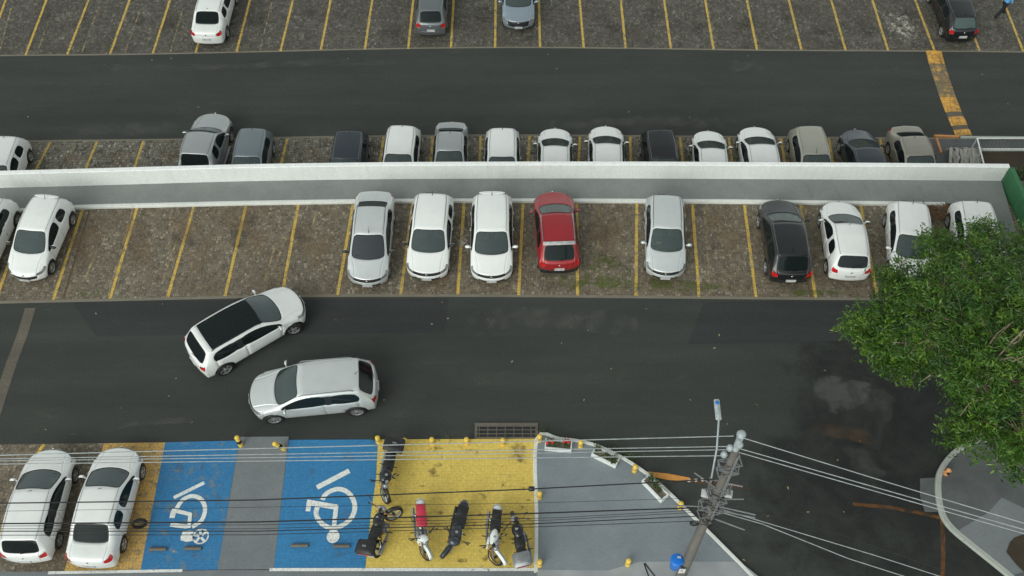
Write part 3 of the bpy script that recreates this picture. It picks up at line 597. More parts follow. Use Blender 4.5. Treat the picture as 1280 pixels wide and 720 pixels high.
# railings
t = thing('white_railing', 'white metal railing round the sunken yard at the end of the upper level', 'railing')
def rail_panel(a, b, h, parent, nb):
    MB().tube([a+Vector((0,0,h)), b+Vector((0,0,h))], 0.035, 8).build('top_rail', 'white_paint', parent, True)
    MB().tube([a+Vector((0,0,0.10)), b+Vector((0,0,0.10))], 0.03, 8).build('bottom_rail', 'white_paint', parent, True)
    m = MB()
    for k in range(1, nb):
        p = a.lerp(b, k/nb); m.tube([p+Vector((0,0,0.1)), p+Vector((0,0,h))], 0.011, 5)
    m.build('bars', 'grey_metal', parent)
    for p in (a, b): MB().tube([p, p+Vector((0,0,h))], 0.035, 8).build('post', 'white_paint', parent, True)
r0 = G(1213,188,ZF); r1 = G(1330,188,ZF); r2 = G(1218,208,ZF); r2 = r0+(r2-r0).normalized()*3.0
rail_panel(r0, r1, 0.85, t, 26); rail_panel(r0, r2, 0.85, t, 16)
# heap of sacking
t = thing('sacking_heap', 'heap of crumpled pale sacking beside the white railing', 'heap', G(1199,201,ZF))
m = MB()
for k in range(16):
    x = -0.6+k*0.085; m.tube([(x, -0.9+random.uniform(-.2,.2), 0.05), (x+random.uniform(-.1,.15), -0.3, 0.35+random.uniform(0,.3)), (x+random.uniform(.05,.25), 0.3, 0.32+random.uniform(0,.2)), (x+random.uniform(0.1,.3), 0.7+random.uniform(-.2,.1), 0.04)], [0.05, 0.09, 0.08, 0.03], 7)
m.build('folds', 'sacking', t, True)
# brushwood between the last two cars
pts = []; m = MB()
for k in range(160):
    c = G(random.uniform(1152,1186), random.uniform(258,275), 0.05); a = random.uniform(0, PI); d = Vector((math.cos(a), math.sin(a), random.uniform(-.15,.3)))*random.uniform(.12,.4)
    c.z = random.uniform(0.03, 0.25); m.tube([c-d*.5, c+d*.5], random.uniform(.008,.02), 4)
tag(m.build('brushwood_pile', 'dry_brush'), 'pile of dry brown leaves and twigs between the last two white cars', 'brushwood')
# orange hydrant
t = thing('hydrant', 'small orange hydrant on the worn kerb at lower right', 'hydrant', G(1182,592,0.135))
MB().lathe([(0.10,0),(0.10,0.04),(0.065,0.05),(0.065,0.28),(0.09,0.29),(0.09,0.33),(0.06,0.38),(0.02,0.42)], n=14).build('barrel', 'orange_iron', t, True)
MB().tube([(-0.13,0,0.2),(0.13,0,0.2)], 0.04, 10).build('outlet', 'orange_iron', t, True); MB().tube([(0,0,0.2),(0,-0.13,0.2)], 0.045, 10).build('outlet', 'dark_metal', t, True)
# old tyre lying behind the white sedan
t0 = G(174,654,0.3)
me = MB().lathe([(0.19,-0.05),(0.235,-0.06),(0.26,-0.03),(0.26,0.03),(0.235,0.06),(0.19,0.05)], axis='y', n=28, closed=True).mesh('old_tyre', 'black_rubber', True)
o = link('old_tyre', me); o.location = (t0.x, t0.y, 0.27); o.rotation_euler = (R(-8), 0, R(20)); tag(o, 'thin old tyre standing on the yellow margin beside the white sedan', 'tyre')
# ------------------------------------------------------------------ cars
PART = ['body', 'hood', 'windshield', 'rear_window', 'side_window', 'roof', 'front_door', 'rear_door', 'tailgate', 'bumper', 'headlight', 'taillight', 'grille', 'pillar', 'wheel_well', 'underside', 'sunroof', 'cladding', 'rear_side_window']
PI_ = {n: i for i, n in enumerate(PART)}
_dummy = [bpy.data.materials.new('slot') for _ in PART]
_wheel_cache = {}
def wheel_meshes(r, style, w=0.19):
    k = (r, style)
    if k in _wheel_cache: return _wheel_cache[k]
    ty = MB().lathe([(r*0.66,-w/2),(r*0.9,-w/2-0.005),(r*0.98,-w/2+0.02),(r,-w/2+0.04),(r,w/2-0.04),(r*0.98,w/2-0.02),(r*0.9,w/2+0.005),(r*0.66,w/2)], axis='y', n=28, closed=True).mesh('tyre', 'black_rubber', True)
    rm = MB(); ro = w/2
    rm.lathe([(r*0.60,ro-0.06),(r*0.60,ro-0.01),(r*0.67,ro+0.002),(r*0.68,ro-0.02),(r*0.66,ro-0.06)], axis='y', n=28, closed=True)
    ns = {0: 5, 1: 7, 2: 10, 3: 6}[style]
    for s in range(ns):
        a = 2*PI*s/ns; ca, sa = math.cos(a), math.sin(a); q = Matrix.Rotation(-a, 3, 'Y'); wd = 0.085 if ns < 7 else 0.05
        rm.box((ca*r*0.36, ro-0.03, sa*r*0.36), (r*0.56, 0.025, wd), q)
    rm.lathe([(0.001,ro-0.005),(0.055,ro-0.01),(0.07,ro-0.04),(0.06,ro-0.05),(0.001,ro-0.05)], axis='y', n=14)
    rmm = rm.mesh('rim', 'rim_silver', True)
    hb = MB().lathe([(0.001,ro-0.062),(r*0.62,ro-0.064),(r*0.62,-ro+0.03),(0.001,-ro+0.03)], axis='y', n=20).mesh('wheel', 'dark_lining')
    _wheel_cache[k] = (hb, ty, rmm); return _wheel_cache[k]
TYPES = {
 'hatch': dict(L=3.95, W=1.68, H=1.48, hood=1.02, roof_f=1.75, roof_r=0.42, glass_b=0.15, tail_z=0.96, wb_f=0.80, wb_r=0.68, c_end=0.80),
 'sedan': dict(L=4.30, W=1.70, H=1.46, hood=1.05, roof_f=1.82, roof_r=1.22, glass_b=0.66, tail_z=1.00, wb_f=0.82, wb_r=0.92, c_end=1.18),
 'suv':   dict(L=4.60, W=1.85, H=1.68, hood=1.12, roof_f=1.90, roof_r=0.62, glass_b=0.14, tail_z=1.06, wb_f=0.90, wb_r=0.86, c_end=0.62),
 'pickup':dict(L=5.20, W=1.80, H=1.76, hood=1.30, roof_f=1.95, roof_r=1.85, glass_b=1.55, tail_z=1.15, wb_f=0.95, wb_r=1.15, c_end=2.05),
 'wagon': dict(L=4.20, W=1.68, H=1.46, hood=1.02, roof_f=1.72, roof_r=0.60, glass_b=0.14, tail_z=0.98, wb_f=0.80, wb_r=0.82, c_end=0.98),
}
def build_car(label, cat, color, typ='hatch', group=None, **ov):
    s = dict(TYPES[typ]); s.update(ov); L, W, H = s['L'], s['W'], s['H']; w = W/2
    sc = s.get('belt', 0.93 if typ not in ('suv', 'pickup') else 1.08); hz = s.get('nose_z', 0.72 if typ not in ('suv', 'pickup') else 0.88)
    nose_round = s.get('nose_round', 0.30); tail_round = s.get('tail_round', 0.16)
    def env(u):
        a = 1.0
        if u < 0.9: a -= 0.11*(1-u/0.9)**2.0
        v = L-u
        if v < 0.9: a -= 0.09*(1-v/0.9)**2.0
        return w*a
    hd = s['hood']; rf = s['roof_f']; rr = L-s['roof_r']; gb = L-s['glass_b']; ce = L-s['c_end']; bz = sc
    cz = bz+0.045; tz = s['tail_z']; nt = L-0.05
    span = ce-rf; b1 = rf+span*0.47; b2 = b1+0.10
    rw = w-s.get('tumble', 0.27)+0.02    # roof half width at j2
    # (uc, zc, y2,z2,u2, y3,z3,u3, u4,z4, us)
    T = [
     (0.07, hz, w*0.62, hz-0.01, 0.20, w*0.86, hz-0.03, nose_round+0.06, nose_round+0.08, hz-0.13, nose_round+0.06),
     (0.34, hz+0.07, w*0.64, hz+0.06, 0.44, w*0.88, hz+0.035, 0.62, 0.58, hz-0.02, 0.56),
     (hd*0.66, (hz*0.45+cz*0.55)+0.03, w*0.66, (hz*0.45+cz*0.55)+0.02, hd*0.70, w*0.86, (hz*0.45+cz*0.55)-0.01, hd*0.74, hd*0.72, (hz+bz)/2-0.02, hd*0.80),
     (hd-0.12, cz+0.0, w*0.83, cz-0.02, hd+0.06, w*0.91, cz-0.04, hd+0.16, hd+0.12, bz-0.045, hd+0.28),
     (rf+0.01, H-0.055, rw+0.01, H-0.085, rf+0.08, rw+0.075, H-0.135, rf+0.10, rf+0.0, bz-0.015, rf+0.02),
     (b1, H, rw+0.01, H-0.028, b1, rw+0.09, H-0.09, b1, b1, bz, b1+0.02),
     (b2, H, rw+0.01, H-0.028, b2, rw+0.09, H-0.09, b2, b2, bz+0.003, b2+0.02),
     (ce, H-0.015, rw, H-0.045, ce-0.02, rw+0.075, H-0.12, ce-0.04, ce+0.08, bz+0.03, ce+0.02),
     (rr, H-0.055, rw-0.03, H-0.08, rr-0.02, rw+0.04, H-0.14, rr-0.06, max(rr, ce+0.2), bz+0.03, max(rr, ce+0.2)),
     (gb, tz+0.04, w*0.74, tz+0.03, gb-0.05, w*0.87, tz+0.0, gb-0.10, gb-0.03, bz-0.03, gb-0.06),
    ]
    if typ in ('sedan', 'pickup'):
        T.append((L-0.30, tz+0.03, w*0.72, tz+0.02, L-0.33, w*0.84, tz-0.01, L-0.36, L-0.30, bz-0.05, L-0.32))
    T.append((nt, tz+(0.01 if typ in ('sedan', 'pickup') else -0.03), w*0.66, tz-0.03, nt-0.04, w*0.80, tz-0.06, L-tail_round-0.02, L-tail_round, tz-0.24, L-tail_round))
    NS = len(T)
    zs5 = lambda u: 0.56; bot = 0.24 if typ not in ('suv', 'pickup') else 0.34
    verts = []; idx = {}
    def V(key, x, y, z, sg):
        if abs(y) < 1e-6: key = key+(0,)
        else: key = key+(sg,)
        if key not in idx: idx[key] = len(verts); verts.append((L/2-x, y*sg, z))
        return idx[key]
    def colv(k, j, sg):
        uc, zc, y2, z2, u2, y3, z3, u3, u4, z4, us = T[k]
        if j == 0: return V(('t', k, 0), uc, 0, zc, sg)
        if j == 1: return V(('t', k, 1), uc+(u2-uc)*0.28, y2*0.55, zc+(z2-zc)*0.25, sg)
        if j == 2: return V(('t', k, 2), u2, y2, z2, sg)
        if j == 3: return V(('t', k, 3), u3, y3, z3, sg)
        if j == 4: return V(('t', k, 4), u4, env(u4)-0.015, z4, sg)
        if j == 5: return V(('t', k, 5), us, env(us)+0.0, min(z4-0.1, 0.58) if 0 < k < NS-1 else (hz-0.28 if k == 0 else 0.55), sg)
        if j == 6: return V(('t', k, 6), us, env(us)-0.05, bot, sg)
        raise ValueError
    def und(k, j, sg):   # underside j 3..0
        if j == 3: return colv(k, 6, sg)
        if k == 0: return fr(3, j, sg)
        if k == NS-1: return re(3, j, sg)
        us = T[k][10]; y = (w*0.62, w*0.34, 0)[2-j]
        return V(('u', k, j), us, y, bot-0.02, sg)
    fz = [hz, hz-0.13, hz-0.28, bot]; fo = [0.07, 0.02, 0.0, 0.07]
    def fr(r, j, sg):
        if r == 0: return colv(0, j, sg)
        if j == 3: return colv(0, 3+r, sg)
        y = (0, w*0.34, w*0.62)[j]; return V(('f', r, j), fo[r]+(0, 0.03, 0.14)[j], y, fz[r], sg)
    rz = [tz, tz-0.24, 0.55, bot+0.02]; ro = [0, 0.015, 0.0, 0.05]
    def re(r, j, sg):
        if r == 0: return colv(NS-1, j, sg)
        if j == 3: return colv(NS-1, 3+r, sg)
        y = (0, w*0.34, w*0.62)[j]; return V(('r', r, j), L-ro[r]-(0, 0.01, 0.05)[j], y, rz[r], sg)
    faces = []; fm = []
    def q(a, b, c, d, m, sg):
        f = [a, b, c, d]; f = [v for i, v in enumerate(f) if v not in f[:i]]
        if len(f) < 3: return
        if sg < 0: f = f[::-1]
        faces.append(f); fm.append(PI_[m])
    boot = 'tailgate'
    SB = NS-1
    for sg in (1, -1):
        for k in range(NS-1):
            for j in range(3):
                if k < 3: m = 'hood' if j < 2 or k > 0 else 'hood'
                elif k == 3: m = 'windshield' if j < 2 else 'body'
                elif k < 8: m = 'roof' if j < 2 else 'body'
                elif k == 8: m = 'rear_window' if j < 2 else 'body'
                else: m = boot if j < 2 else 'body'
                if k < 3 and j == 2: m = 'body'
                if s.get('sunroof') and 4 <= k <= 6 and j < 2: m = 'sunroof'
                q(colv(k, j, sg), colv(k, j+1, sg), colv(k+1, j+1, sg), colv(k+1, j, sg), m, sg)
            for j in (3, 4, 5):
                m = 'body'
                if j == 3:
                    if k in (3, 4): m = 'side_window'
                    elif k == 5: m = 'pillar'
                    elif k == 6: m = 'side_window' if not s.get('two_door') else 'side_window'
                    elif k == 0: m = 'headlight'
                    elif k == SB-1 and s.get('tl', 1): m = 'taillight'
                elif k in (3, 4): m = 'front_door'
                elif k in (5, 6) and not s.get('two_door'): m = 'rear_door'
                elif k == 0: m = 'bumper'
                elif k == SB-1: m = 'bumper' if j == 5 or typ in ('sedan',) else 'body'
                if s.get('clad') and j == 5: m = 'cladding'
                q(colv(k, j, sg), colv(k, j+1, sg), colv(k+1, j+1, sg), colv(k+1, j, sg), m, sg)
            for j in range(3):
                q(und(k, j+1, sg), und(k, j, sg), und(k+1, j, sg), und(k+1, j+1, sg), 'underside', sg)
        for r in range(3):
            for j in range(3):
                m = 'bumper'
                if r == 0: m = 'headlight' if j == 2 else ('grille' if s.get('grille', 1) else 'hood')
                if r == 1 and j < 2 and s.get('big_grille'): m = 'grille'
                if r == 2 and j < 2 and s.get('intake', 1) and not s.get('big_grille'): m = 'grille'
                if r == 2 and s.get('clad'): m = 'cladding'
                q(fr(r, j, sg), fr(r+1, j, sg), fr(r+1, j+1, sg), fr(r, j+1, sg), m, sg)
                m = 'bumper'
                if r == 0: m = 'taillight' if j == 2 and s.get('tl', 1) else boot
                if r == 1: m = boot if (j < 2 and typ != 'sedan') else 'bumper'
                if r == 2 and (s.get('clad')): m = 'cladding'
                q(re(r, j, sg), re(r, j+1, sg), re(r+1, j+1, sg), re(r+1, j, sg), m, sg)
    me = bpy.data.meshes.new('cage'); me.from_pydata(verts, [], faces)
    for d in _dummy: me.materials.append(d)
    me.polygons.foreach_set('material_index', fm)
    bm = bmesh.new(); bm.from_mesh(me); bmesh.ops.recalc_face_normals(bm, faces=bm.faces)
    cr = bm.edges.layers.float.get('crease_edge') or bm.edges.layers.float.new('crease_edge')
    gset = {PI_[x] for x in ('windshield', 'rear_window', 'side_window')}; lset = {PI_[x] for x in ('headlight', 'taillight', 'grille')}
    for e in bm.edges:
        ms = {f.material_index for f in e.link_faces}
        if len(ms) > 1:
            if ms & gset: e[cr] = 0.97
            elif ms & lset: e[cr] = 0.45
            elif PI_['underside'] in ms: e[cr] = 0.5
            elif PI_['hood'] in ms: e[cr] = 0.25
            else: e[cr] = 0.2
    bm.to_mesh(me); bm.free()
    tmp = bpy.data.objects.new('tmp', me); COL.objects.link(tmp)
    sb = tmp.modifiers.new('s', 'SUBSURF'); sb.levels = 2; sb.render_levels = 2
    dg = bpy.context.evaluated_depsgraph_get(); base = bpy.data.meshes.new_from_object(tmp.evaluated_get(dg))
    # wheel arches
    rad = s.get('wheel', 0.305 if typ not in ('suv', 'pickup') else 0.355); xf = L/2-s['wb_f']; xr_ = -L/2+s['wb_r']
    cut = MB()
    for x in (xf, xr_):
        for sg in (1, -1):
            cut.lathe([(rad*1.17, sg*(w-0.26)), (rad*1.17, sg*(w+0.15))], (x, 0, rad*1.02), 'y', 32)
    cme = cut.mesh('cut', 'dark_lining'); cme.materials.clear()
    for d in _dummy: cme.materials.append(d)
    cme.polygons.foreach_set('material_index', [PI_['wheel_well']]*len(cme.polygons))
    co = bpy.data.objects.new('cut', cme); COL.objects.link(co)
    tmp.data = base; tmp.modifiers.clear()
    bo = tmp.modifiers.new('b', 'BOOLEAN'); bo.object = co; bo.operation = 'DIFFERENCE'; bo.solver = 'EXACT'
    bpy.context.view_layer.update(); dg = bpy.context.evaluated_depsgraph_get(); full = bpy.data.meshes.new_from_object(tmp.evaluated_get(dg))
    bpy.data.objects.remove(tmp); bpy.data.objects.remove(co)
    root = thing('parked_car' if not s.get('moving') else 'car', label, cat, group=group)
    pc = color; trim = 'black_plastic'
    mats = dict(body=pc, hood=pc, roof=s.get('roofmat', pc), front_door=pc, rear_door=pc, tailgate=s.get('bootmat', pc), bumper=pc, windshield='windshield_glass', rear_window=s.get('rearglass', 'tinted_glass'),
                side_window=s.get('sideglass', 'tinted_glass'), headlight='clear_lamp', taillight='red_lamp', grille=trim, pillar=s.get('bpillar', trim), wheel_well='dark_lining', underside='dark_lining', sunroof='tinted_glass', cladding=trim)
    if s.get('tinted_front'): mats['windshield'] = 'tinted_screen'
    src = bmesh.new(); src.from_mesh(full)
    def emit(name, pred, mat, gap=0.0, depth=0.0, lift=0.0, solid=False):
        b = src.copy(); kill = [f for f in b.faces if not pred(f)]; bmesh.ops.delete(b, geom=kill, context='FACES')
        if not b.faces: b.free(); return None
        if gap > 0:
            try: bmesh.ops.inset_region(b, faces=b.faces[:], thickness=gap, depth=0.0, use_boundary=True, use_even_offset=True)
            except Exception: pass
            for v in b.verts:
                if v.is_boundary: v.co -= v.normal*depth
        if lift:
            b.normal_update()
            for v in b.verts: v.co += v.normal*lift
        for f in b.faces: f.smooth = True; f.material_index = 0
        mm = bpy.data.meshes.new(name); b.to_mesh(mm); b.free(); mm.materials.append(M[mat]); return link(name, mm, root)
    fi = lambda n: (lambda f: f.material_index == PI_[n])
    emit('body', lambda f: f.material_index in (PI_['body'],), mats['body'], 0.007, 0.012)
    for n in ('hood', 'roof', 'front_door', 'rear_door', 'tailgate', 'bumper', 'cladding'):
        if n in ('front_door', 'rear_door'):
            for sg in (1, -1): emit(n, lambda f, sg=sg, n=n: f.material_index == PI_[n] and f.calc_center_median().y*sg > 0, mats[n], 0.007, 0.012)
        elif n == 'bumper':
            for sg in (1, -1): emit('front_bumper' if sg > 0 else 'rear_bumper', lambda f, sg=sg, n=n: f.material_index == PI_[n] and f.calc_center_median().x*sg > 0, mats[n], 0.007, 0.012)
        else: emit(n, fi(n), mats[n], 0.007, 0.012)
    for n in ('windshield', 'rear_window', 'sunroof'): emit(n, fi(n), mats[n], 0, 0, -0.006)
    for n in ('side_window', 'pillar', 'headlight', 'taillight'):
        for sg in (1, -1): emit(n, lambda f, sg=sg, n=n: f.material_index == PI_[n] and f.calc_center_median().y*sg > 0, mats[n], 0, 0, 0.003 if n in ('headlight', 'taillight') else -0.004)
    for n, fn in (('grille', lambda f: f.material_index == PI_['grille'] and f.calc_center_median().x > 0),): emit(n, fn, mats[n], 0, 0, -0.004)
    emit('underside', lambda f: f.material_index in (PI_['underside'], PI_['wheel_well']), 'dark_lining')
    # seals round the glass: thin dark rim tubes from the boundary of glass panels
    for n, mt in (('windshield', 'black_plastic'), ('rear_window', 'black_plastic')):
        b = src.copy(); bmesh.ops.delete(b, geom=[f for f in b.faces if f.material_index != PI_[n]], context='FACES'); b.normal_update()
        m = MB(); bm2 = b.copy(); bmesh.ops.inset_region(bm2, faces=bm2.faces[:], thickness=0.028, use_boundary=True, use_even_offset=True)
        # keep only the inset ring
        inner = [f for f in bm2.faces if not any(v.is_boundary for v in f.verts)]
        bmesh.ops.delete(bm2, geom=inner, context='FACES'); bm2.normal_update()
        for v in bm2.verts: v.co += v.normal*0.0015
        for f in bm2.faces: f.smooth = True; f.material_index = 0
        mm = bpy.data.meshes.new('window_seal'); bm2.to_mesh(mm); bm2.free(); b.free(); mm.materials.append(M[mt]); link('window_seal', mm, root)
    src.free()
    # cabin lining
    b = bmesh.new(); b.from_mesh(base); gl = [f for f in b.faces if f.material_index in gset or f.material_index in (PI_['sunroof'],) or f.calc_center_median().z < 0.45 or f.calc_center_median().x > L/2-hd*0.9]
    bmesh.ops.delete(b, geom=gl, context='FACES'); b.normal_update()
    for v in b.verts: v.co -= v.normal*0.03
    for f in b.faces: f.material_index = 0
    mm = bpy.data.meshes.new('cabin_lining'); b.to_mesh(mm); b.free(); mm.materials.append(M['dark_lining']); link('cabin_lining', mm, root)
    if s.get('interior', 1):
        MB().box((L/2-hd-0.42, 0, cz-0.12), (0.50, W-0.42, 0.14), None, 0.05).build('dashboard', 'black_plastic', root, True)
        for sg in (1, -1):
            x0 = L/2-rf-0.45
            st = MB().box((x0, sg*0.36, 0.62), (0.5, 0.48, 0.16), None, 0.05); st.box((x0-0.28, sg*0.36, 0.93), (0.14, 0.46, 0.56), Matrix.Rotation(R(-14), 3, 'Y'), 0.05); st.box((x0-0.36, sg*0.36, 1.24 if H > 1.4 else 1.2), (0.09, 0.24, 0.15), None, 0.03)
            st.build('seat', 'seat_fabric', root, True)
        c = Vector((L/2-hd-0.75, 0.36, cz-0.02)); m = MB(); rot = Matrix.Rotation(R(65), 3, 'Y')
        m.tube([c+rot @ Vector((0.17*math.cos(2*PI*k/14), 0.17*math.sin(2*PI*k/14), 0)) for k in range(15)], 0.014, 6); m.box(c, (0.30, 0.04, 0.02), rot); m.build('steering_wheel', 'black_plastic', root)
    # wheels
    hb, ty, rm = wheel_meshes(rad, s.get('rims', 0))
    for x in (xf, xr_):
        for sg in (1, -1):
            o = link('wheel', hb, root); o.location = (x, sg*(w-0.115), rad); o.rotation_euler = (0, 0, (0 if sg > 0 else PI)+(s.get('steer', 0) if x == xf else 0))
            for nm, mm2 in (('tyre', ty), ('rim', rm)): link(nm, mm2, o)
    # mirrors, handles, wipers, antenna, plates, badge
    mx = L/2-hd-0.32; mc = s.get('mirror', pc)
    for sg in (1, -1):
        m = MB().ell((mx, sg*(w+0.10), bz+0.06), (0.075, 0.11, 0.07), 12, 8, None, lambda v: Vector((v.x if v.x > 0 else v.x*0.45, v.y, v.z))); m.tube([(mx+0.0, sg*(w-0.03), bz-0.0), (mx, sg*(w+0.06), bz+0.03)], 0.03, 6)
        o = m.build('mirror', mc, root, True); MB().box((mx-0.038, sg*(w+0.105), bz+0.06), (0.006, 0.17, 0.10), None, 0.002).build('mirror_glass', 'chrome', o)
        for xx in ((L/2-b1+0.10,) if s.get('two_door') else (L/2-b1+0.10, L/2-ce+0.12)):
            MB().tube([(xx, sg*(w+0.002), bz-0.13), (xx+0.02, sg*(w+0.022), bz-0.13), (xx+0.12, sg*(w+0.022), bz-0.13), (xx+0.14, sg*(w+0.002), bz-0.13)], 0.012, 5).build('handle', s.get('handle', pc), root)
    if s.get('wiper', 1):
        def wsp(u, y): # point just over windshield
            t = max(0, min(1, (u-hd)/(rf-hd))); return (L/2-(hd+(rf-hd)*t)-0.12*(abs(y)/w)**2, y, cz+(H-0.055-cz)*t+0.025-0.02*(abs(y)/w))
        m = MB(); m.tube([wsp(hd+0.03, 0.50), wsp(hd+0.07, 0.02)], 0.012, 5); m.tube([wsp(hd+0.03, -0.02), wsp(hd+0.07, -0.52)], 0.012, 5); m.build('wiper', 'black_plastic', root)
    an = s.get('antenna', 'rear')
    if an == 'rear': MB().tube([(L/2-rr+0.14, 0, H-0.04), (L/2-rr+0.02, 0, H+0.13)], [0.016, 0.006], 6).build('antenna', 'black_plastic', root)
    if an == 'front': MB().tube([(L/2-rf-0.10, 0, H-0.05), (L/2-rf-0.24, 0, H+0.20)], [0.014, 0.005], 6).build('antenna', 'black_plastic', root)
    if an == 'fin': MB().box((L/2-rr+0.22, 0, H+0.01), (0.13, 0.035, 0.06), None, 0.015).build('antenna', 'black_plastic', root, True)
    MB().box((L/2+0.004, 0, 0.43 if typ != 'suv' else 0.52), (0.02, 0.40, 0.125)).build('licence_plate', 'plate_grey', root)
    MB().box((-L/2+(0.0 if typ == 'sedan' else -0.0), 0, s.get('plate_z', 0.62)), (0.03, 0.40, 0.125)).build('licence_plate', 'plate_grey', root)
    MB().ell((L/2-0.045, 0, hz-0.045), (0.02, 0.055, 0.04), 10, 8).build('emblem', 'chrome', root, True)
    MB().ell((-L/2+0.03, 0, tz-0.12), (0.02, 0.05, 0.04), 10, 8).build('emblem', 'chrome', root, True)
    if typ in ('hatch', 'suv', 'wagon'):
        if s.get('lip'): MB().ell((-L/2+s['roof_r']-0.03, 0, H-0.075), (0.10, rw*0.88, 0.022), 20, 8, Matrix.Rotation(R(-8), 3, 'Y')).build('spoiler', s.get('spoiler', pc), root, True)
        MB().tube([(-L/2+s['glass_b']-0.03, 0.0, tz+0.09), (-L/2+s['glass_b']+0.02, -0.33, tz+0.15)], 0.011, 5).build('rear_wiper', 'black_plastic', root)
    if s.get('rails'):
        for sg in (1, -1):
            MB().tube([(L/2-rf-0.12, sg*(rw+0.03), H-0.06), (L/2-rf-0.22, sg*(rw+0.03), H+0.015), (-L/2+s['roof_r']+0.35, sg*(rw+0.02), H+0.015), (-L/2+s['roof_r']+0.22, sg*(rw+0.02), H-0.05)], 0.02, 6).build('roof_rail', s['rails'], root, True)
    else:
        for sg in (1, -1): MB().tube([(L/2-rf-0.02, sg*(rw-0.015), H-0.058), (L/2-b1, sg*(rw-0.005), H-0.020), (-L/2+L-ce, sg*(rw-0.02), H-0.036), (-L/2+s['roof_r']+0.05, sg*(rw-0.05), H-0.072)], 0.0075, 4).build('roof_gutter', 'black_plastic' if s.get('gutter') else 'grey_metal', root)
    if s.get('crossbar'): MB().box((-L/2+s['roof_r']+0.02, 0, H+0.01), (0.17, 2*rw+0.05, 0.03), None, 0.012).build('roof_spoiler_bar', s['crossbar'], root, True)
    if s.get('sills'):
        for sg in (1, -1): MB().box((0, sg*(w+0.02), 0.40), (1.9, 0.16, 0.05), None, 0.02).build('side_step', 'grey_metal', root, True)
    if s.get('paper'):
        x, y = s['paper']; MB().box((L/2-hd-0.34, y, cz+0.02), (0.16, 0.22, 0.006), Matrix.Rotation(R(-20), 3, 'Y')).build('dash_card', 'paper_yellow', root)
    root['_t'] = 0; del root['_t']
    pts = dict(FB=(0.0, 0.28), NT=(0.05, hz), CW=(hd, cz), RF=(rf, H-0.055), RR=(rr+0.05, H-0.06), GB=(gb, tz+0.05), TT=(L-0.06, tz), RB=(L, 0.30))
    return root, pts, L
def place(car, a, pa, b, pb, zg, yaw0=None):
    """a, b = anchor names; pa, pb = where the photo shows them"""
    root, pts, L = car
    ua, za = pts[a]; ub, zb = pts[b]
    A_ = G(pa[0], pa[1], zg+za); B_ = G(pb[0], pb[1], zg+zb)
    d = (A_-B_); d.z = 0; dist = d.length
    if ua > ub: d = -d
    yaw = math.atan2(d.y, d.x) if yaw0 is None else R(yaw0); f = Vector((math.cos(yaw), math.sin(yaw), 0))
    c = (A_ + f*(ua-L/2) + B_ + f*(ub-L/2))/2 if yaw0 is None else A_ + f*(ua-L/2); root.location = (c.x, c.y, zg); root.rotation_euler = (0, 0, yaw)
    print('CAR %-60s dist %.2f model %.2f yaw %.1f' % (root['label'][:60], dist, abs(ua-ub), math.degrees(yaw)))
Wt = 'paint_white'
g1 = 'cars parked in the middle row'; g0 = 'cars parked behind the white parapet'; gt = 'cars parked in the top row'; gb_ = 'cars parked at the lower left'
def car(label, cat, col, typ, an, zg, group=None, yaw=None, **k): place(build_car(label, cat, col, typ, group, **k), *an, zg, yaw)
# middle row
car('white hatchback cut off by the left edge of the photo in the middle row','hatchback',Wt,'hatch',('FB',(-39,356),'RR',(-11,243)),0,g1,H=1.48)
car('white compact hatchback facing the lower road, first whole car in the middle row','hatchback',Wt,'hatch',('FB',(32.5,352.5),'RR',(58,245)),0,g1,tumble=0.26,mirror='black_plastic',grille=0,H=1.48,rims=1,bpillar=Wt,big_grille=1,lip=1)
car('long light silver sedan with dark windshield facing the lower road','sedan','paint_silver_light','sedan',('FB',(459.5,362),'RR',(464.5,256)),0,g1,L=4.52,rearglass='dark_pane',roof_r=1.28,antenna='front',tinted_front=True,mirror='black_plastic',rims=1,hood=0.98,gutter=1)
car('white hatchback with black grille line parked just right of the silver sedan','hatchback',Wt,'hatch',('FB',(533.5,352),'RR',(541,240)),0,g1,L=4.08,W=1.75,bpillar=Wt,mirror='black_plastic',windshield=1,gutter=1)
car('white hatchback with white mirrors parked just left of the red car','hatchback',Wt,'hatch',('FB',(614.5,356),'RR',(615,239)),0,g1,L=4.18,W=1.74,tumble=0.27,lip=1)
car('red hatchback with silver roof rails and grey spoiler bar','hatchback','paint_red','hatch',('NT',(691,238.5),'RB',(699,343)),0,g1,L=4.02,W=1.74,H=1.54,clad=True,rails='chrome',crossbar='plate_grey',roof_r=0.62,wheel=0.32,antenna='none',tl=1)
car('silver compact car with an orange card on its dashboard','compact car','paint_silver_light','hatch',('FB',(831,350),'RR',(833.5,243)),0,g1,W=1.66,antenna='none',paper=(0,-0.3),gutter=1,rearglass='windshield_glass')
car('glossy black hatchback with its tail to the lower road','hatchback','paint_black','suv',('NT',(973,250.5),'RB',(986,355)),0,g1,L=4.1,W=1.76,H=1.58,roof_r=0.62,belt=0.98,nose_z=0.78,tail_z=1.0,roof_f=1.75,hood=1.05,antenna='fin',rims=1,wheel=0.33)
car('white hatchback with round red tail lamps facing away, beside the black hatchback','hatchback',Wt,'hatch',('NT',(1048.5,251),'RB',(1060,352)),0,g1,L=3.85,W=1.68,H=1.52,roof_r=0.44,antenna='front',rims=2,bpillar=Wt)
car('white hatchback with its front half under the tree','hatchback',Wt,'hatch',('RR',(1140.5,250),'RF',(1144,296)),0,g1,two_door=True,tumble=0.24)
car('last white car of the middle row, mostly hidden by the tree','hatchback',Wt,'hatch',('RR',(1220,249),'RF',(1230,295)),0,g1,two_door=True,tumble=0.24)
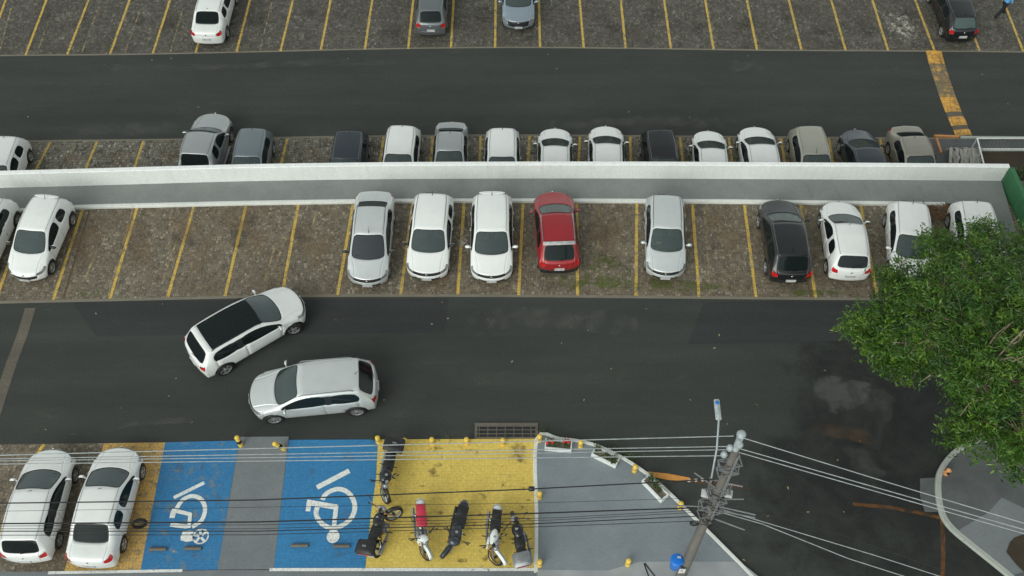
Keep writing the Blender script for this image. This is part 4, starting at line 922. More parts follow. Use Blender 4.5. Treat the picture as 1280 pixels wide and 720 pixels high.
# behind the parapet
ZL = ZF
car('white hatchback at the far left behind the parapet','hatchback',Wt,'hatch',('RR',(7,167.5),'RF',(-9,208)),ZL,g0,bpillar=Wt)
car('silver pickup truck with black rear cover behind the parapet','pickup truck','paint_silver','pickup',('RF',(251.5,163.5),'RR',(239.5,191.5)),ZL,g0,yaw=86,bpillar='paint_silver',bootmat='black_plastic',sills=1,clad=False,antenna='none',rims=3)
car('blue-grey hatchback directly right of the silver pickup','hatchback','paint_greyblue','hatch',('RR',(315.5,160.5),'RF',(308,194.5)),ZL,g0,two_door=False)
car('matt black car parked alone right of an empty bay behind the parapet','hatchback','paint_darkgrey','hatch',('RR',(437,162),'RF',(431.5,199)),ZL,g0,rearglass='tinted_glass')
car('white hatchback behind the parapet between the black car and the silver sedan','hatchback',Wt,'hatch',('RR',(503,157),'RF',(498,191)),ZL,g0,two_door=True)
car('silver sedan behind the parapet with its grey boot reaching into the road','sedan','paint_silver','sedan',('RR',(563,162.5),'RF',(561.5,189.5)),ZL,g0,L=4.1,W=1.62,roof_r=1.08,glass_b=0.52,c_end=1.14,rearglass='dark_pane')
car('white hatchback with its windshield at the parapet, right of the silver sedan','hatchback',Wt,'hatch',('RR',(628,160.5),'RF',(627.5,194)),ZL,g0,two_door=True,W=1.66)
car('white hatchback nosing into the road, left one of the pair facing the top row','hatchback',Wt,'hatch',('NT',(694,162),'RF',(694.4,178.8)),ZL,g0,W=1.64)
car('white hatchback nosing into the road, directly left of the black car','hatchback',Wt,'hatch',('NT',(757.5,158.5),'RF',(759.5,176.7)),ZL,g0,W=1.68)
car('glossy black hatchback between two white cars behind the parapet','hatchback','paint_black','hatch',('RR',(824.5,161),'RF',(830.5,197)),ZL,g0)
car('small white hatchback directly right of the glossy black one behind the parapet','hatchback',Wt,'hatch',('NT',(885.5,165),'RF',(891,182)),ZL,g0,W=1.62,L=3.7)
car('white sedan-like car left of the beige car behind the parapet','hatchback',Wt,'hatch',('NT',(943.5,159.5),'RF',(952.5,177.5)),ZL,g0,W=1.74)
car('pale beige hatchback behind the parapet','hatchback','paint_beige','hatch',('RR',(1012,156),'RF',(1021,193.5)),ZL,g0,antenna='front',two_door=True)
car('dark grey car between the beige hatchback and the champagne sedan','hatchback','paint_darkgrey','hatch',('NT',(1069,160),'RF',(1084.5,183.5)),ZL,g0,W=1.7)
car('champagne sedan, last car behind the parapet before the railing','sedan','paint_champagne','sedan',('RR',(1141,166.5),'RF',(1152,197.5)),ZL,g0,L=4.15,roof_r=1.12,glass_b=0.52,c_end=1.15,rearglass='dark_pane')
# top row
car('white sedan with its boot to the upper road in the top row','sedan',Wt,'sedan',('RB',(260,55.5),'RR',(258.5,21)),ZL,gt,yaw=88.5,bpillar=Wt,L=4.3,rearglass='dark_pane')
car('grey hatchback with bright red tail lamps in the top row','hatchback','paint_grey','wagon',('RB',(539,44.5),'RR',(537.5,14.5)),ZL,gt,yaw=90,antenna='none',W=1.6)
car('steel blue-grey car facing the upper road in the top row','hatchback','paint_steel','hatch',('FB',(648,37.5),'CW',(648.4,7.5)),ZL,gt,yaw=-90,W=1.7,big_grille=1)
car('black hatchback with green-tinted rear glass beside the speed hump','hatchback','paint_black','wagon',('RB',(1201,52.5),'RR',(1206,26)),ZL,gt,yaw=91.5,rearglass='light_glass',W=1.64)
# lower left
car('white hatchback at the lower left corner with large red tail lamps','hatchback',Wt,'suv',('NT',(66,561),'RR',(22,677)),0.004,gb_,L=4.15,roof_r=0.44,c_end=0.7,W=1.74,H=1.55,wheel=0.31,belt=0.98,nose_z=0.76,tail_z=1.0,paper=(0,-0.45),antenna='front',hood=1.05,roof_f=1.85)
car('white sedan beside the blue bay at the lower left','sedan',Wt,'sedan',('NT',(152,556),'RR',(112.5,658.7)),0.004,gb_,L=4.4,W=1.74,rearglass='dark_pane',antenna='front',bpillar=Wt)
# moving
car('white crossover with long dark glass roof turning on the lower road','crossover',Wt,'suv',('NT',(375,369),'RR',(244.5,428)),0.0,None,moving=1,sunroof=1,rails='black_plastic',antenna='none',rims=0,steer=R(-24),L=4.75,roof_r=0.50,W=1.88)
car('silver crossover with roof rails driving left on the lower road','crossover','paint_silver_light','suv',('NT',(314,492),'RR',(447,467.5)),0.0,None,moving=1,rails='grey_metal',antenna='rear',clad=False,steer=R(6),L=4.80,rims=2,sideglass='tinted_glass')
# ------------------------------------------------------------------ motorcycles
def spoked(parent, x, r, w_, rimmat, name='wheel', y=0):
    o = MB().lathe([(0.001,-0.05),(0.045,-0.05),(0.045,0.05),(0.001,0.05)], axis='y', n=12).build(name, 'dark_metal', parent)
    o.location = (x, y, r)
    MB().lathe([(r-w_*0.9,-w_*0.35),(r-w_*0.3,-w_*0.5),(r-0.005,-w_*0.25),(r,0),(r-0.005,w_*0.25),(r-w_*0.3,w_*0.5),(r-w_*0.9,w_*0.35)], axis='y', n=28, closed=True).build('tyre', 'black_rubber', o, True)
    m = MB().lathe([(r-w_*0.9-0.02,-0.02),(r-w_*0.9,-0.03),(r-w_*0.9,0.03),(r-w_*0.9-0.02,0.02)], axis='y', n=28, closed=True)
    for k in range(14):
        a = 2*PI*k/14; m.tube([(0.04*math.cos(a), 0.02*(-1)**k, 0.04*math.sin(a)), ((r-w_*0.9)*math.cos(a+0.12), 0, (r-w_*0.9)*math.sin(a+0.12))], 0.0045, 4, False)
    m.build('rim', rimmat, o); return o
def moto(label, pf, yaw_px, paintm, seatm='black_plastic', lean=9, steer=0, box=None, roll=0, style='street', boxmat='black_plastic', plastics=None, rimmat='rim_silver', zg=0.016):
    pl = plastics or paintm
    f = G(pf[0], pf[1], zg); bck = G(yaw_px[0], yaw_px[1], zg); d = f-bck; d.z = 0; yaw = math.atan2(d.y, d.x); d.normalize()
    t = thing('motorcycle', label, 'motorcycle', f-d*0.66, 0, 'motorcycles in the yellow bay'); t.rotation_euler = (R(-lean), 0, yaw)
    spoked(t, -0.62, 0.30, 0.10, rimmat)
    # steering group pivots on the head: positioned by hand about (0.42,0,0.9)
    st = MB().tube([(0.40,0,0.72),(0.44,0,0.93)], 0.035, 8).build('steering_head', 'dark_metal', t)
    Rz = Matrix.Rotation(steer, 3, 'Z'); piv = Vector((0.44, 0, 0))
    def rp(p): v = Vector(p); return piv + Rz @ (v-piv)
    w = spoked(t, 0, 0.31, 0.085, rimmat); w.location = rp((0.68, 0, 0.31)); w.rotation_euler = (R(-roll), 0, steer)
    m = MB()
    for s_ in (1, -1): m.tube([rp((0.68, s_*0.08, 0.31)), rp((0.46, s_*0.08, 0.92))], 0.024, 7)
    m.build('fork', 'grey_metal', t, True)
    hl = 1.04; m = MB(); m.tube([rp((0.30,-0.36,hl-0.02)), rp((0.38,-0.2,hl+0.02)), rp((0.44,-0.05,hl-0.04)), rp((0.44,0.05,hl-0.04)), rp((0.38,0.2,hl+0.02)), rp((0.30,0.36,hl-0.02))], 0.013, 7); m.build('handlebar', 'dark_metal', t, True)
    for s_ in (1, -1):
        MB().tube([rp((0.31,s_*0.33,hl-0.015)), rp((0.275,s_*0.41,hl-0.03))], 0.02, 8).build('grip', 'black_rubber', t, True)
        if style != 'cub2':
            mm = MB(); mm.tube([rp((0.36,s_*0.25,hl)), rp((0.42,s_*0.36,hl+0.17))], 0.007, 5); mm.ell(rp((0.42,s_*0.38,hl+0.19)), (0.02,0.065,0.042), 10, 7, Rz); mm.build('mirror', 'black_plastic', t, True)
        MB().ell(rp((0.52,s_*0.17,0.86)), (0.03,0.035,0.025), 8, 6).build('indicator', 'orange_lamp', t, True)
        MB().ell((-0.80,s_*0.14,0.72), (0.03,0.03,0.022), 8, 6).build('indicator', 'orange_lamp', t, True)
    MB().ell(rp((0.56,0,0.90)), (0.09,0.10,0.10), 14, 10, Rz).build('headlight', 'clear_lamp', t, True)
    fm = MB(); nn = 9
    arc = [(0.68+0.35*math.cos(a), 0.31+0.35*math.sin(a)) for a in [R(20+130*k/(nn-1)) for k in range(nn)]]
    if style == 'trail': arc = [(1.10,0.66),(1.0,0.74),(0.88,0.78),(0.74,0.80),(0.60,0.80),(0.48,0.78)]
    hw_ = 0.065 if style != 'trail' else 0.07
    L_ = [rp((x, -hw_, z-0.015)) for x, z in arc]; C_ = [rp((x, 0, z+0.02)) for x, z in arc]; Rr = [rp((x, hw_, z-0.015)) for x, z in arc]; n = len(arc)
    fm.add(L_+C_+Rr, [(r*n+i, r*n+i+1, (r+1)*n+i+1, (r+1)*n+i) for r in range(2) for i in range(n-1)]); fo = fm.build('front_fender', pl, t, True)
    sd = fo.modifiers.new('s', 'SOLIDIFY'); sd.thickness = 0.006
    m = MB(); m.tube([(0.42,0,0.80),(0.30,0,0.50),(0.15,0,0.30),(-0.12,0,0.28),(-0.25,0,0.45),(-0.35,0,0.68),(-0.85,0,0.76)], 0.026, 7); m.tube([(0.42,0,0.86),(0.1,0,0.78),(-0.3,0,0.68)], 0.026, 7)
    for s_ in (1, -1): m.tube([(-0.25,s_*0.06,0.42),(-0.62,s_*0.10,0.30)], 0.022, 7); m.tube([(-0.62,s_*0.13,0.31),(-0.48,s_*0.13,0.66)], 0.028, 8)
    m.build('frame', 'dark_metal', t, True)
    m = MB(); m.box((0.06,0,0.40),(0.34,0.30,0.24),None,0.05); m.box((0.12,0,0.57),(0.16,0.15,0.18),Matrix.Rotation(R(18),3,'Y'),0.03)
    for k in range(5): m.box((0.12,0,0.50+k*0.035),(0.19,0.19,0.01))
    m.lathe([(0.10,-0.15),(0.12,-0.13),(0.12,0.13),(0.10,0.15)],(0.0,0,0.38),'y',16); m.build('engine', 'grey_metal' if style != 'cub2' else 'dark_metal', t, True)
    MB().tube([(0.20,-0.08,0.5),(0.26,-0.13,0.32),(0.05,-0.16,0.24),(-0.3,-0.17,0.28),(-0.82,-0.19,0.42)], [0.02,0.02,0.022,0.045,0.05], 9).build('exhaust', 'grey_metal' if style != 'sport' else 'black_plastic', t, True)
    for s_ in (1, -1):
        MB().tube([(-0.02,s_*0.12,0.28),(-0.02,s_*0.30,0.27)], 0.016, 6).build('footrest', 'black_rubber', t); MB().tube([(-0.36,s_*0.13,0.36),(-0.38,s_*0.27,0.38)], 0.014, 6).build('footrest', 'black_rubber', t)
    MB().tube([(-0.08,0.12,0.28),(-0.12,0.26,0.04),(-0.06,0.30,0.0)], 0.012, 6).build('side_stand', 'dark_metal', t)
    MB().lathe([(0.05,0),(0.055,0.03),(0.045,0.045)],rp((0.47,0.055,0.99)),'z',14).build('instrument', 'chrome', t, True); MB().lathe([(0.05,0),(0.055,0.03),(0.045,0.045)],rp((0.47,-0.055,0.99)),'z',14).build('instrument', 'black_plastic', t, True)
    for s_ in (1, -1):
        MB().lathe([(0.001,0.0),(0.085,0.0),(0.075,0.03*1),(0.001,0.04)],(0.02,s_*0.165 if s_ > 0 else -0.20,0.40),'y',18).build('engine_cover', 'chrome', t, True)
        m = MB()
        for k in range(7): m.lathe([(0.026,0),(0.034,0.008),(0.034,0.014),(0.026,0.022)],(-0.60+0.02*k,s_*0.135,0.36+0.04*k),'z',10)
        m.tube([(-0.61,s_*0.135,0.34),(-0.48,s_*0.135,0.66)], 0.02, 8); m.build('shock_absorber', 'chrome', t, True)
        MB().tube([rp((0.34,s_*0.30,hl-0.02)), rp((0.40,s_*0.24,hl-0.03)), rp((0.50,s_*0.10,hl-0.12)), (0.36,s_*0.03,0.82)], 0.007, 5).build('control_cable', 'black_rubber', t)
        MB().tube([rp((0.33,s_*0.31,hl-0.015)), rp((0.375,s_*0.40,hl-0.03))], 0.007, 5).build('lever', 'chrome', t)
    # tank, seat, side covers, tail
    if style == 'scoot':
        MB().ell((0.42,0,0.72),(0.10,0.17,0.26),14,10,Matrix.Rotation(R(-20),3,'Y')).build('leg_shield', pl, t, True)
        MB().box((0.22,0,0.50),(0.44,0.12,0.10),Matrix.Rotation(R(28),3,'Y'),0.04).build('step_through', pl, t, True)
        MB().ell((0.46,0,0.98),(0.12,0.14,0.08),14,10).build('handlebar_cover', pl, t, True)
        MB().ell((-0.40,0,0.60),(0.42,0.13,0.12),14,10).build('side_cover', pl, t, True)
    else:
        MB().ell((0.16,0,0.80),(0.28,0.17 if style != 'trail' else 0.13,0.14),18,12,Matrix.Rotation(R(8),3,'Y'),lambda v: Vector((v.x, v.y*(1.0+0.6*v.x), v.z if v.z > 0 else v.z*0.6))).build('fuel_tank', paintm, t, True)
        MB().lathe([(0.045,0),(0.045,0.02)],(0.18,0,0.925),'z',14).build('fuel_cap', 'chrome', t)
        for s_ in (1, -1): MB().ell((-0.22,s_*0.10,0.60),(0.15,0.035,0.10),12,8).build('side_cover', pl, t, True)
        if style in ('trail', 'sport'):
            for s_ in (1, -1): MB().ell((0.34,s_*0.15,0.70),(0.20,0.04,0.13),12,8,Matrix.Rotation(R(25),3,'Y')).build('tank_shroud', pl, t, True)
        if style == 'sport': MB().ell((0.50,0,0.95),(0.16,0.17,0.13),14,10).build('front_fairing', pl, t, True)
    sw = 0.155 if style != 'sport' else 0.18
    MB().box((-0.22,0,0.80),(0.42,sw*2,0.10),Matrix.Rotation(R(3),3,'Y'),0.045).box((-0.57,0,0.82),(0.40,sw*1.8,0.11),Matrix.Rotation(R(4),3,'Y'),0.045).build('seat', seatm, t, True)
    MB().ell((-0.82,0,0.78),(0.18,0.12,0.06),12,8).build('tail', pl, t, True)
    MB().ell((-0.94,0,0.74),(0.035,0.07,0.035),10,7).build('taillight', 'red_lamp', t, True)
    MB().tube([(-0.62,0.13,0.80),(-0.86,0.13,0.86),(-0.92,0,0.87),(-0.86,-0.13,0.86),(-0.62,-0.13,0.80)], 0.012, 6).build('grab_rail', 'grey_metal', t, True)
    MB().box((-0.98,0,0.56),(0.012,0.18,0.13)).build('licence_plate', 'plate_grey', t)
    MB().add([(-0.62,-0.07,0.63),(-0.62,0.07,0.63),(-0.98,0.06,0.50),(-0.98,-0.06,0.50),(-0.62,-0.07,0.65),(-0.62,0.07,0.65),(-0.98,0.06,0.52),(-0.98,-0.06,0.52)],[(0,1,2,3),(7,6,5,4),(0,4,5,1),(1,5,6,2),(2,6,7,3),(3,7,4,0)]).build('rear_fender', 'black_plastic', t)
    if box:
        o = MB().box((-0.88,0,0.97),(box[0],box[1],0.13),None,0.05).box((-0.88,0,1.10),(box[0]+0.02,box[1]+0.02,0.16),None,0.075).build('top_box', boxmat, t, True)
        MB().box((-0.88-box[0]/2-0.012,0,1.03),(0.02,box[1]*0.7,0.05),None,0.008).build('reflector', 'red_lamp', o)
        MB().box((-0.88,0,1.185),(0.06,0.12,0.008)).build('badge', 'grey_metal', o)
    t.scale = (1.06, 1.2, 1.06)
    return t
moto('black motorcycle with a black top box at the corner of the blue and yellow bays',(475.5,621),(487,576),'paint_black',lean=12,steer=R(32),roll=8,box=(0.48,0.60),rimmat='rim_silver')
moto('black motorcycle leaning over the edge of the blue bay with a large dark top box',(490,646),(475,694),'paint_black',lean=17,steer=R(-48),box=(0.46,0.54))
moto('white scooter-style motorcycle with a bright red seat',(526.5,693),(523.5,655),'white_paint','red_vinyl',lean=10,steer=R(24),roll=10,style='scoot',rimmat='rim_gold')
moto('dark sporty motorcycle with wide seat, third from the white kerb',(562,692),(573,653),'paint_darkgrey',lean=10,steer=R(-22),style='sport',rimmat='dark_metal')
moto('white trail motorcycle with a high white front fender',(610.5,699),(615,658),'white_paint',lean=11,steer=R(42),roll=18,style='trail',rimmat='rim_gold')
moto('black motorcycle with a grey top box next to the white kerb line',(650,656),(658,699),'paint_black',lean=12,steer=R(12),box=(0.44,0.48),boxmat='grey_metal',style='street')
# ------------------------------------------------------------------ utility pole and wires
PH = 11.0
pb = G(919.7,563,PH+0.105); pb.z = 0.105
def hp(py): return CH - pb.y*math.tan(TH+math.atan((py-360)/F)) - 0.105
pole = thing('utility_pole', 'tall concrete utility pole with lamp arm and tangled cables', 'utility pole', pb)
def pr(h): return 0.185-0.09*h/PH
MB().tube([(0,0,0),(0,0,PH*0.5),(0,0,PH)], [pr(0),pr(PH/2),pr(PH)], 20).build('concrete_shaft', 'post_concrete', pole, True)
def at_h(px, py): # height on the pole axis seen at this pixel row
    return None
MB().tube([(0.0,0.02,PH-0.3),(0.0,0.05,hp(550))], 0.085, 12).build('top_pipe', 'insulator', pole, True)
MB().ell((0.0,0.06,hp(546)),(0.12,0.12,0.09),16,10).build('top_insulator', 'insulator', pole, True)
for k,(dx,h) in enumerate(((-0.16,hp(561)),(0.05,hp(557)),(-0.24,hp(569)))): MB().ell((dx,0.02,h),(0.09,0.09,0.12),12,8).build('insulator', 'insulator', pole, True)
for h, l_, a in ((hp(579),0.28,10),(hp(584),0.26,-12),(hp(589),0.24,8),(hp(608),0.28,-20),(hp(614),0.30,15),(hp(620),0.30,-15),(hp(627),0.34,12),(hp(634),0.34,-8),(hp(640),0.3,14)):
    m = MB(); q = Matrix.Rotation(R(a), 3, 'Z'); m.box((0,-0.13,h),(l_*2,0.03,0.05),q); m.box((0,0.13,h),(l_*2,0.03,0.05),q)
    for sx in (-1, 1): m.tube([q @ Vector((sx*l_,-0.14,h)), q @ Vector((sx*l_,0.14,h))], 0.02, 6)
    m.build('clamp_iron', 'grey_metal', pole)
for h, l_, a, dz in ((hp(603),0.55,-12,0.0),(hp(631),1.2,-14,0.0),(hp(636),1.25,-12,0.0),(hp(645),1.1,-22,0.0),(hp(612),-0.75,-30,0.25),(hp(634),-1.1,-3,0.0),(hp(624),0.8,0,0)):
    m = MB(); q = Vector((math.cos(R(a)), math.sin(R(a)), 0)); m.tube([Vector((0,0,h)), q*l_+Vector((0,0,h+dz))], 0.02, 6); m.build('side_rod', 'grey_metal', pole)
for sx, nm in ((-0.30,hp(617)),(0.30,hp(617))): MB().box((sx,0.0,nm),(0.24,0.22,0.10),Matrix.Rotation(R(-12),3,'Z'),0.02).build('junction_box', 'plate_grey', pole, True)
m = MB()
for k in range(26):
    h = hp(random.uniform(607,650)); a = random.uniform(0,2*PI); b = a+random.uniform(1.2,2.6); r_ = random.uniform(0.16,0.27)
    m.tube([(r_*math.cos(a+(b-a)*i/5), r_*math.sin(a+(b-a)*i/5), h+0.10*math.sin(i*1.3)-i*random.uniform(0,.05)) for i in range(6)], 0.011, 5)
m.build('cable_tangle', 'wire_black', pole, True)
m = MB()
for k in range(5):
    a = R(-70+k*26); m.tube([(0.135*math.cos(a),0.135*math.sin(a),PH-0.2),(0.15*math.cos(a),0.15*math.sin(a),hp(600)),(0.17*math.cos(a+.1),0.17*math.sin(a+.1),hp(650))], 0.010, 5)
m.build('down_cables', 'wire_grey', pole, True)
MB().tube([(-0.30+0.12*math.cos(k*.6),-0.05+0.03*math.sin(k*.21),hp(652)+0.14*math.sin(k*.6)) for k in range(40)], 0.014, 5).build('cable_coil', 'black_rubber', pole, True)
# lamp arm: from the shaft out over the road
hA = hp(614); head = G(897,512,hA+0.9); hl_ = head-pb; root_px = Vector((-0.1,0.1,hA-0.105))
MB().tube([(-0.10,0.12,hA-0.5),(-0.14,0.30,hA-0.15),(hl_.x*0.6-0.05,hl_.y*0.5,hl_.z-0.30),(hl_.x,hl_.y-0.3,hl_.z)], 0.026, 9).build('lamp_arm', 'insulator', pole, True)
lh = MB().box((hl_.x,hl_.y,hl_.z),(0.16,0.62,0.09),Matrix.Rotation(R(4),3,'X'),0.04).build('lamp_head', 'insulator', pole, True)
MB().ell((hl_.x,hl_.y+0.18,hl_.z+0.05),(0.055,0.06,0.05),12,8).build('photocell', 'blue_plastic', lh, True)
# blue bin hung on the pole
bp = G(850,699,2.0); zb = hp(700)
t = thing('blue_bin', 'bright blue plastic bin hung on the utility pole near the bottom edge', 'bin', (pb.x-0.36,pb.y-0.05,hp(704)))
MB().lathe([(0.12,-0.12),(0.15,-0.08),(0.18,0.3),(0.195,0.55),(0.20,0.58)],(0,0,0),'z',22).build('bucket', 'blue_plastic', t, True)
MB().ell((0,0,0.58),(0.215,0.215,0.055),20,10).build('lid', 'blue_plastic', t, True)
MB().box((0.06,0.06,0.645),(0.11,0.06,0.015),Matrix.Rotation(R(20),3,'Y')).build('badge', 'paper_white', t)
# notice on the pole
t = thing('pole_notice', 'small white notice with a red mark strapped to the utility pole', 'notice', (pb.x-0.10,pb.y-0.20,hp(708)))
MB().box((-0.05,-0.03,0.35),(0.20,0.03,0.36),None,0.008).build('plate', 'paper_white', t); MB().box((-0.07,-0.048,0.42),(0.08,0.01,0.06)).build('red_mark', 'red_lamp', t)
def wire(label, pts, r, mat, sag=0.0, name='power_line', twist=False):
    """pts: (px, py, z) — spans hung between heights"""
    P3 = [G(x, y, z) for x, y, z in pts]; out = []
    for i in range(len(P3)-1):
        for k in range(16):
            t_ = k/16; p = P3[i].lerp(P3[i+1], t_); p.z -= sag*4*t_*(1-t_); out.append(p)
    out.append(P3[-1]); e = (P3[-1]-P3[-2]).normalized(); out.append(P3[-1]+e*6)
    m = MB().tube(out, r, 6)
    o = m.build(name, mat, None, True); tag(o, label, 'power line' if name == 'power_line' else 'cable', 'wires strung from the utility pole'); return o
Z1 = hp(545)+0.1; Z2 = hp(558); print('POLE', PH, Z1, [round(hp(v),1) for v in (563,600,650,700,720)])
wire('topmost pale power line running left from the white cap of the pole',[(917,545,Z1),(0,569,Z1)],0.013,'wire_grey',0.0)
wire('second pale power line running left from the pole top, next below the topmost',[(913,558,Z2),(0,573.5,Z2)],0.0115,'wire_grey')
wire('third pale power line running left, thin one between two others',[(912,562,Z2-.1),(400,571,Z2-.1),(0,576,Z2-.1)],0.011,'wire_grey')
wire('lowest pale power line running left from the pole top',[(910,569.5,hp(569)),(0,580,hp(569))],0.0115,'wire_grey')
wire('topmost pale power line running right from the white cap of the pole',[(921,545,Z1),(1100,600,Z1),(1280,654,Z1)],0.0115,'wire_grey')
wire('second pale power line running right from the pole top',[(922,560,Z2),(1280,662,Z2)],0.0115,'wire_grey')
wire('lowest pale power line running right from the pole top, one of a close pair',[(922,565,hp(565)),(1280,667,hp(565))],0.0115,'wire_grey')
wire('single black cable passing over the middle of the access symbols',[(894,599,hp(599)+.1),(660,611.5,hp(599)),(320,625,hp(599)),(0,629,hp(599))],0.018,'wire_black',name='cable')
wire('very thin dark wire below the single black cable',[(888,622,hp(622)),(660,629,hp(622)),(320,634,hp(622)),(0,639,hp(622))],0.006,'wire_black',name='cable')
wire('thick black cable bundle crossing the motorcycles',[(880,634.5,hp(634)),(800,637,hp(634)),(660,642,hp(634)),(320,652.5,hp(634)),(0,654.5,hp(634))],0.021,'wire_black',name='cable')
wire('thin black cable just below the thick bundle',[(880,637,hp(637)),(700,647,hp(637)),(320,656,hp(637)),(0,657.5,hp(637))],0.008,'wire_black',name='cable')
wire('thin black cable between the thick bundle and the lower pair',[(878,640,hp(640)),(690,650,hp(640)),(320,661,hp(640)),(0,661,hp(640))],0.008,'wire_black',name='cable')
wire('upper black cable of the lowest pair crossing the motorcycles',[(876,645,hp(645)),(660,655,hp(645)),(320,664,hp(645)),(0,664,hp(645))],0.015,'wire_black',name='cable')
wire('lower black cable of the lowest pair crossing the motorcycles',[(876,651,hp(650)),(660,659,hp(650)),(320,668.5,hp(650)),(0,669,hp(650))],0.010,'wire_black',name='cable')
wire('upper pale cable running down right from the middle of the pole',[(900,636,hp(636)),(953,652,hp(636)),(1093,694,hp(636)),(1180,722,hp(636))],0.011,'wire_grey',name='cable')
wire('lower pale cable running down right from the middle of the pole',[(900,640,hp(640)),(953,655,hp(640)),(1060,698,hp(640)),(1129,720,hp(640))],0.012,'wire_grey',name='cable')
wire('black cable running down right from the middle of the pole',[(900,633,hp(633)),(960,643,hp(633)),(1050,668,hp(633)),(1200,720,hp(633))],0.013,'wire_black',name='cable')
for i, (x, y) in enumerate(((861,600.6),(870,600),(878,599.8))):
    c = G(x, y, hp(599)+.02); tag(MB().ell(c,(0.05,0.04,0.05),8,6).build('cable_clip','paper_white',None,True), ('left','middle','right')[i]+' one of three small white clips on the black cable beside the pole','cable clip','white clips on the cable')
c = G(664.5, 611, hp(599)); tag(MB().box(c,(0.16,0.10,0.16),None,0.03).build('splice_box','black_plastic',None,True),'small black splice box on the cable above the white kerb corner','splice box')
# ------------------------------------------------------------------ tree
tb = G(1266,566,0.12)
crown = [ # px,py,z,r(m)
 (1238,326,6.2,1.1),(1208,304,5.6,0.8),(1172,325,5.0,0.95),(1140,345,4.6,0.8),(1185,355,6.3,1.2),(1245,365,7.6,1.4),(1290,330,7.0,1.5),(1290,395,8.2,1.5),(1210,400,7.4,1.35),
 (1150,392,5.6,1.0),(1118,372,4.6,0.7),(1100,400,4.6,0.75),(1070,408,4.2,0.55),(1128,425,5.2,0.8),(1100,436,4.4,0.65),(1170,430,6.6,0.9),(1215,440,7.6,1.1),(1260,430,8.3,1.3),(1150,460,4.6,0.55),(1120,458,4.2,0.5),
 (1235,480,7.6,0.95),(1275,470,8.2,1.2),(1210,500,5.8,0.65),(1222,530,5.6,0.85),(1196,540,4.6,0.55),(1250,545,6.2,0.9),(1285,540,7.0,1.2),(1270,575,5.2,0.7),(1205,470,5.4,0.5),(1305,300,5.2,0.9),
 (1340,360,7.8,1.7),(1370,430,8,1.8),(1350,500,7.4,1.6),(1410,500,6,1.4),(1420,380,6.2,1.4),(1320,570,5.4,1.1),(1380,570,5.2,1.2),(1145,372,5.2,0.7),(1190,385,5.8,0.8),(1165,300,4.4,0.5),(1236,288,4.8,0.55),(1110,345,3.9,0.5),(1085,425,3.9,0.4),(1195,330,5.2,0.8)]
tree = thing('broadleaf_tree', 'large leafy green tree overhanging the bays and road on the right', 'tree', tb)
hub = tb+Vector((0.35,0.8,3.4)); pts = []; centers = []
lf = []; sh = []; br = MB()
br.tube([(0,0,-0.1),(0.05,0.1,0.8),(0.12,0.35,2.0),(0.35,0.8,3.4)], [0.30,0.24,0.21,0.17], 12)
mains = {}
for i, (x, y, z, r) in enumerate(crown):
    c = G(x, y, z); a = hub; b = c-Vector((0,0,r*0.3)); mid = a.lerp(b, 0.5)+Vector((random.uniform(-.4,.4), random.uniform(-.4,.4), 0.35)); q = a.lerp(b, 0.25)+Vector((random.uniform(-.2,.2), random.uniform(-.2,.2), 0.3))
    br.tube([v-tb for v in (a, q, mid, b)], [0.10,0.07,0.045,0.018], 7)
    r *= 0.93; nt_ = int(62*r*r)+18
    for k in range(nt_):
        d = Vector(RNG.normal(size=3)); d.normalize(); rad_ = r*(0.30+0.78*random.random()**0.55+(0.34 if k % 6 == 0 else 0)); e = c+Vector((d.x*rad_, d.y*rad_, d.z*rad_*0.72))
        if k % 4 == 0: br.tube([b-tb, (b.lerp(e, .55)+Vector((0,0,.08)))-tb, e-tb], [0.017,0.011,0.005], 4)
        nl = 27; sv = random.random()**1.3; sh.append(np.full(nl, sv)); dd = np.array(d)*0.34; lf.append(np.array(e)[None, :]+RNG.normal(size=(nl, 3))*[0.10,0.10,0.045]+np.outer(RNG.random(nl)-0.5, dd)-np.array(tb)[None, :])
for (x, y, z, x2, y2, z2) in ((1150,440,6.0,1115,428,5.9),(1160,425,6.8,1135,445,5.6),(1240,455,8.3,1275,425,9.2),(1250,450,8.6,1280,455,9.3),(1230,440,8.0,1262,405,9.2),(1190,400,7.4,1160,405,6.8),(1262,430,9.0,1296,408,9.6),(1175,470,5.8,1150,478,5.2),(1222,500,7.0,1200,520,6.4),(1215,345,7.3,1190,325,6.7)):
    a, b = G(x,y,z), G(x2,y2,z2); br.tube([hub.lerp(a,0.6)-tb, a-tb, a.lerp(b,0.5)+Vector((0,0.1,0.1))-tb, b-tb], [0.05,0.032,0.022,0.01], 6)
    br.tube([a.lerp(b,0.5)-tb, a.lerp(b,0.8)+Vector((0.25,0.2,0.15))-tb], [0.018,0.007], 5)
lf = np.concatenate(lf); print('LEAVES', len(lf))
me = leaves_np(lf, 0.17, 0.5, shoot=np.concatenate(sh)); me.materials.append(M['tree_leaf']); 
br.build('trunk', 'bark', tree, True); link('crown', me, tree)
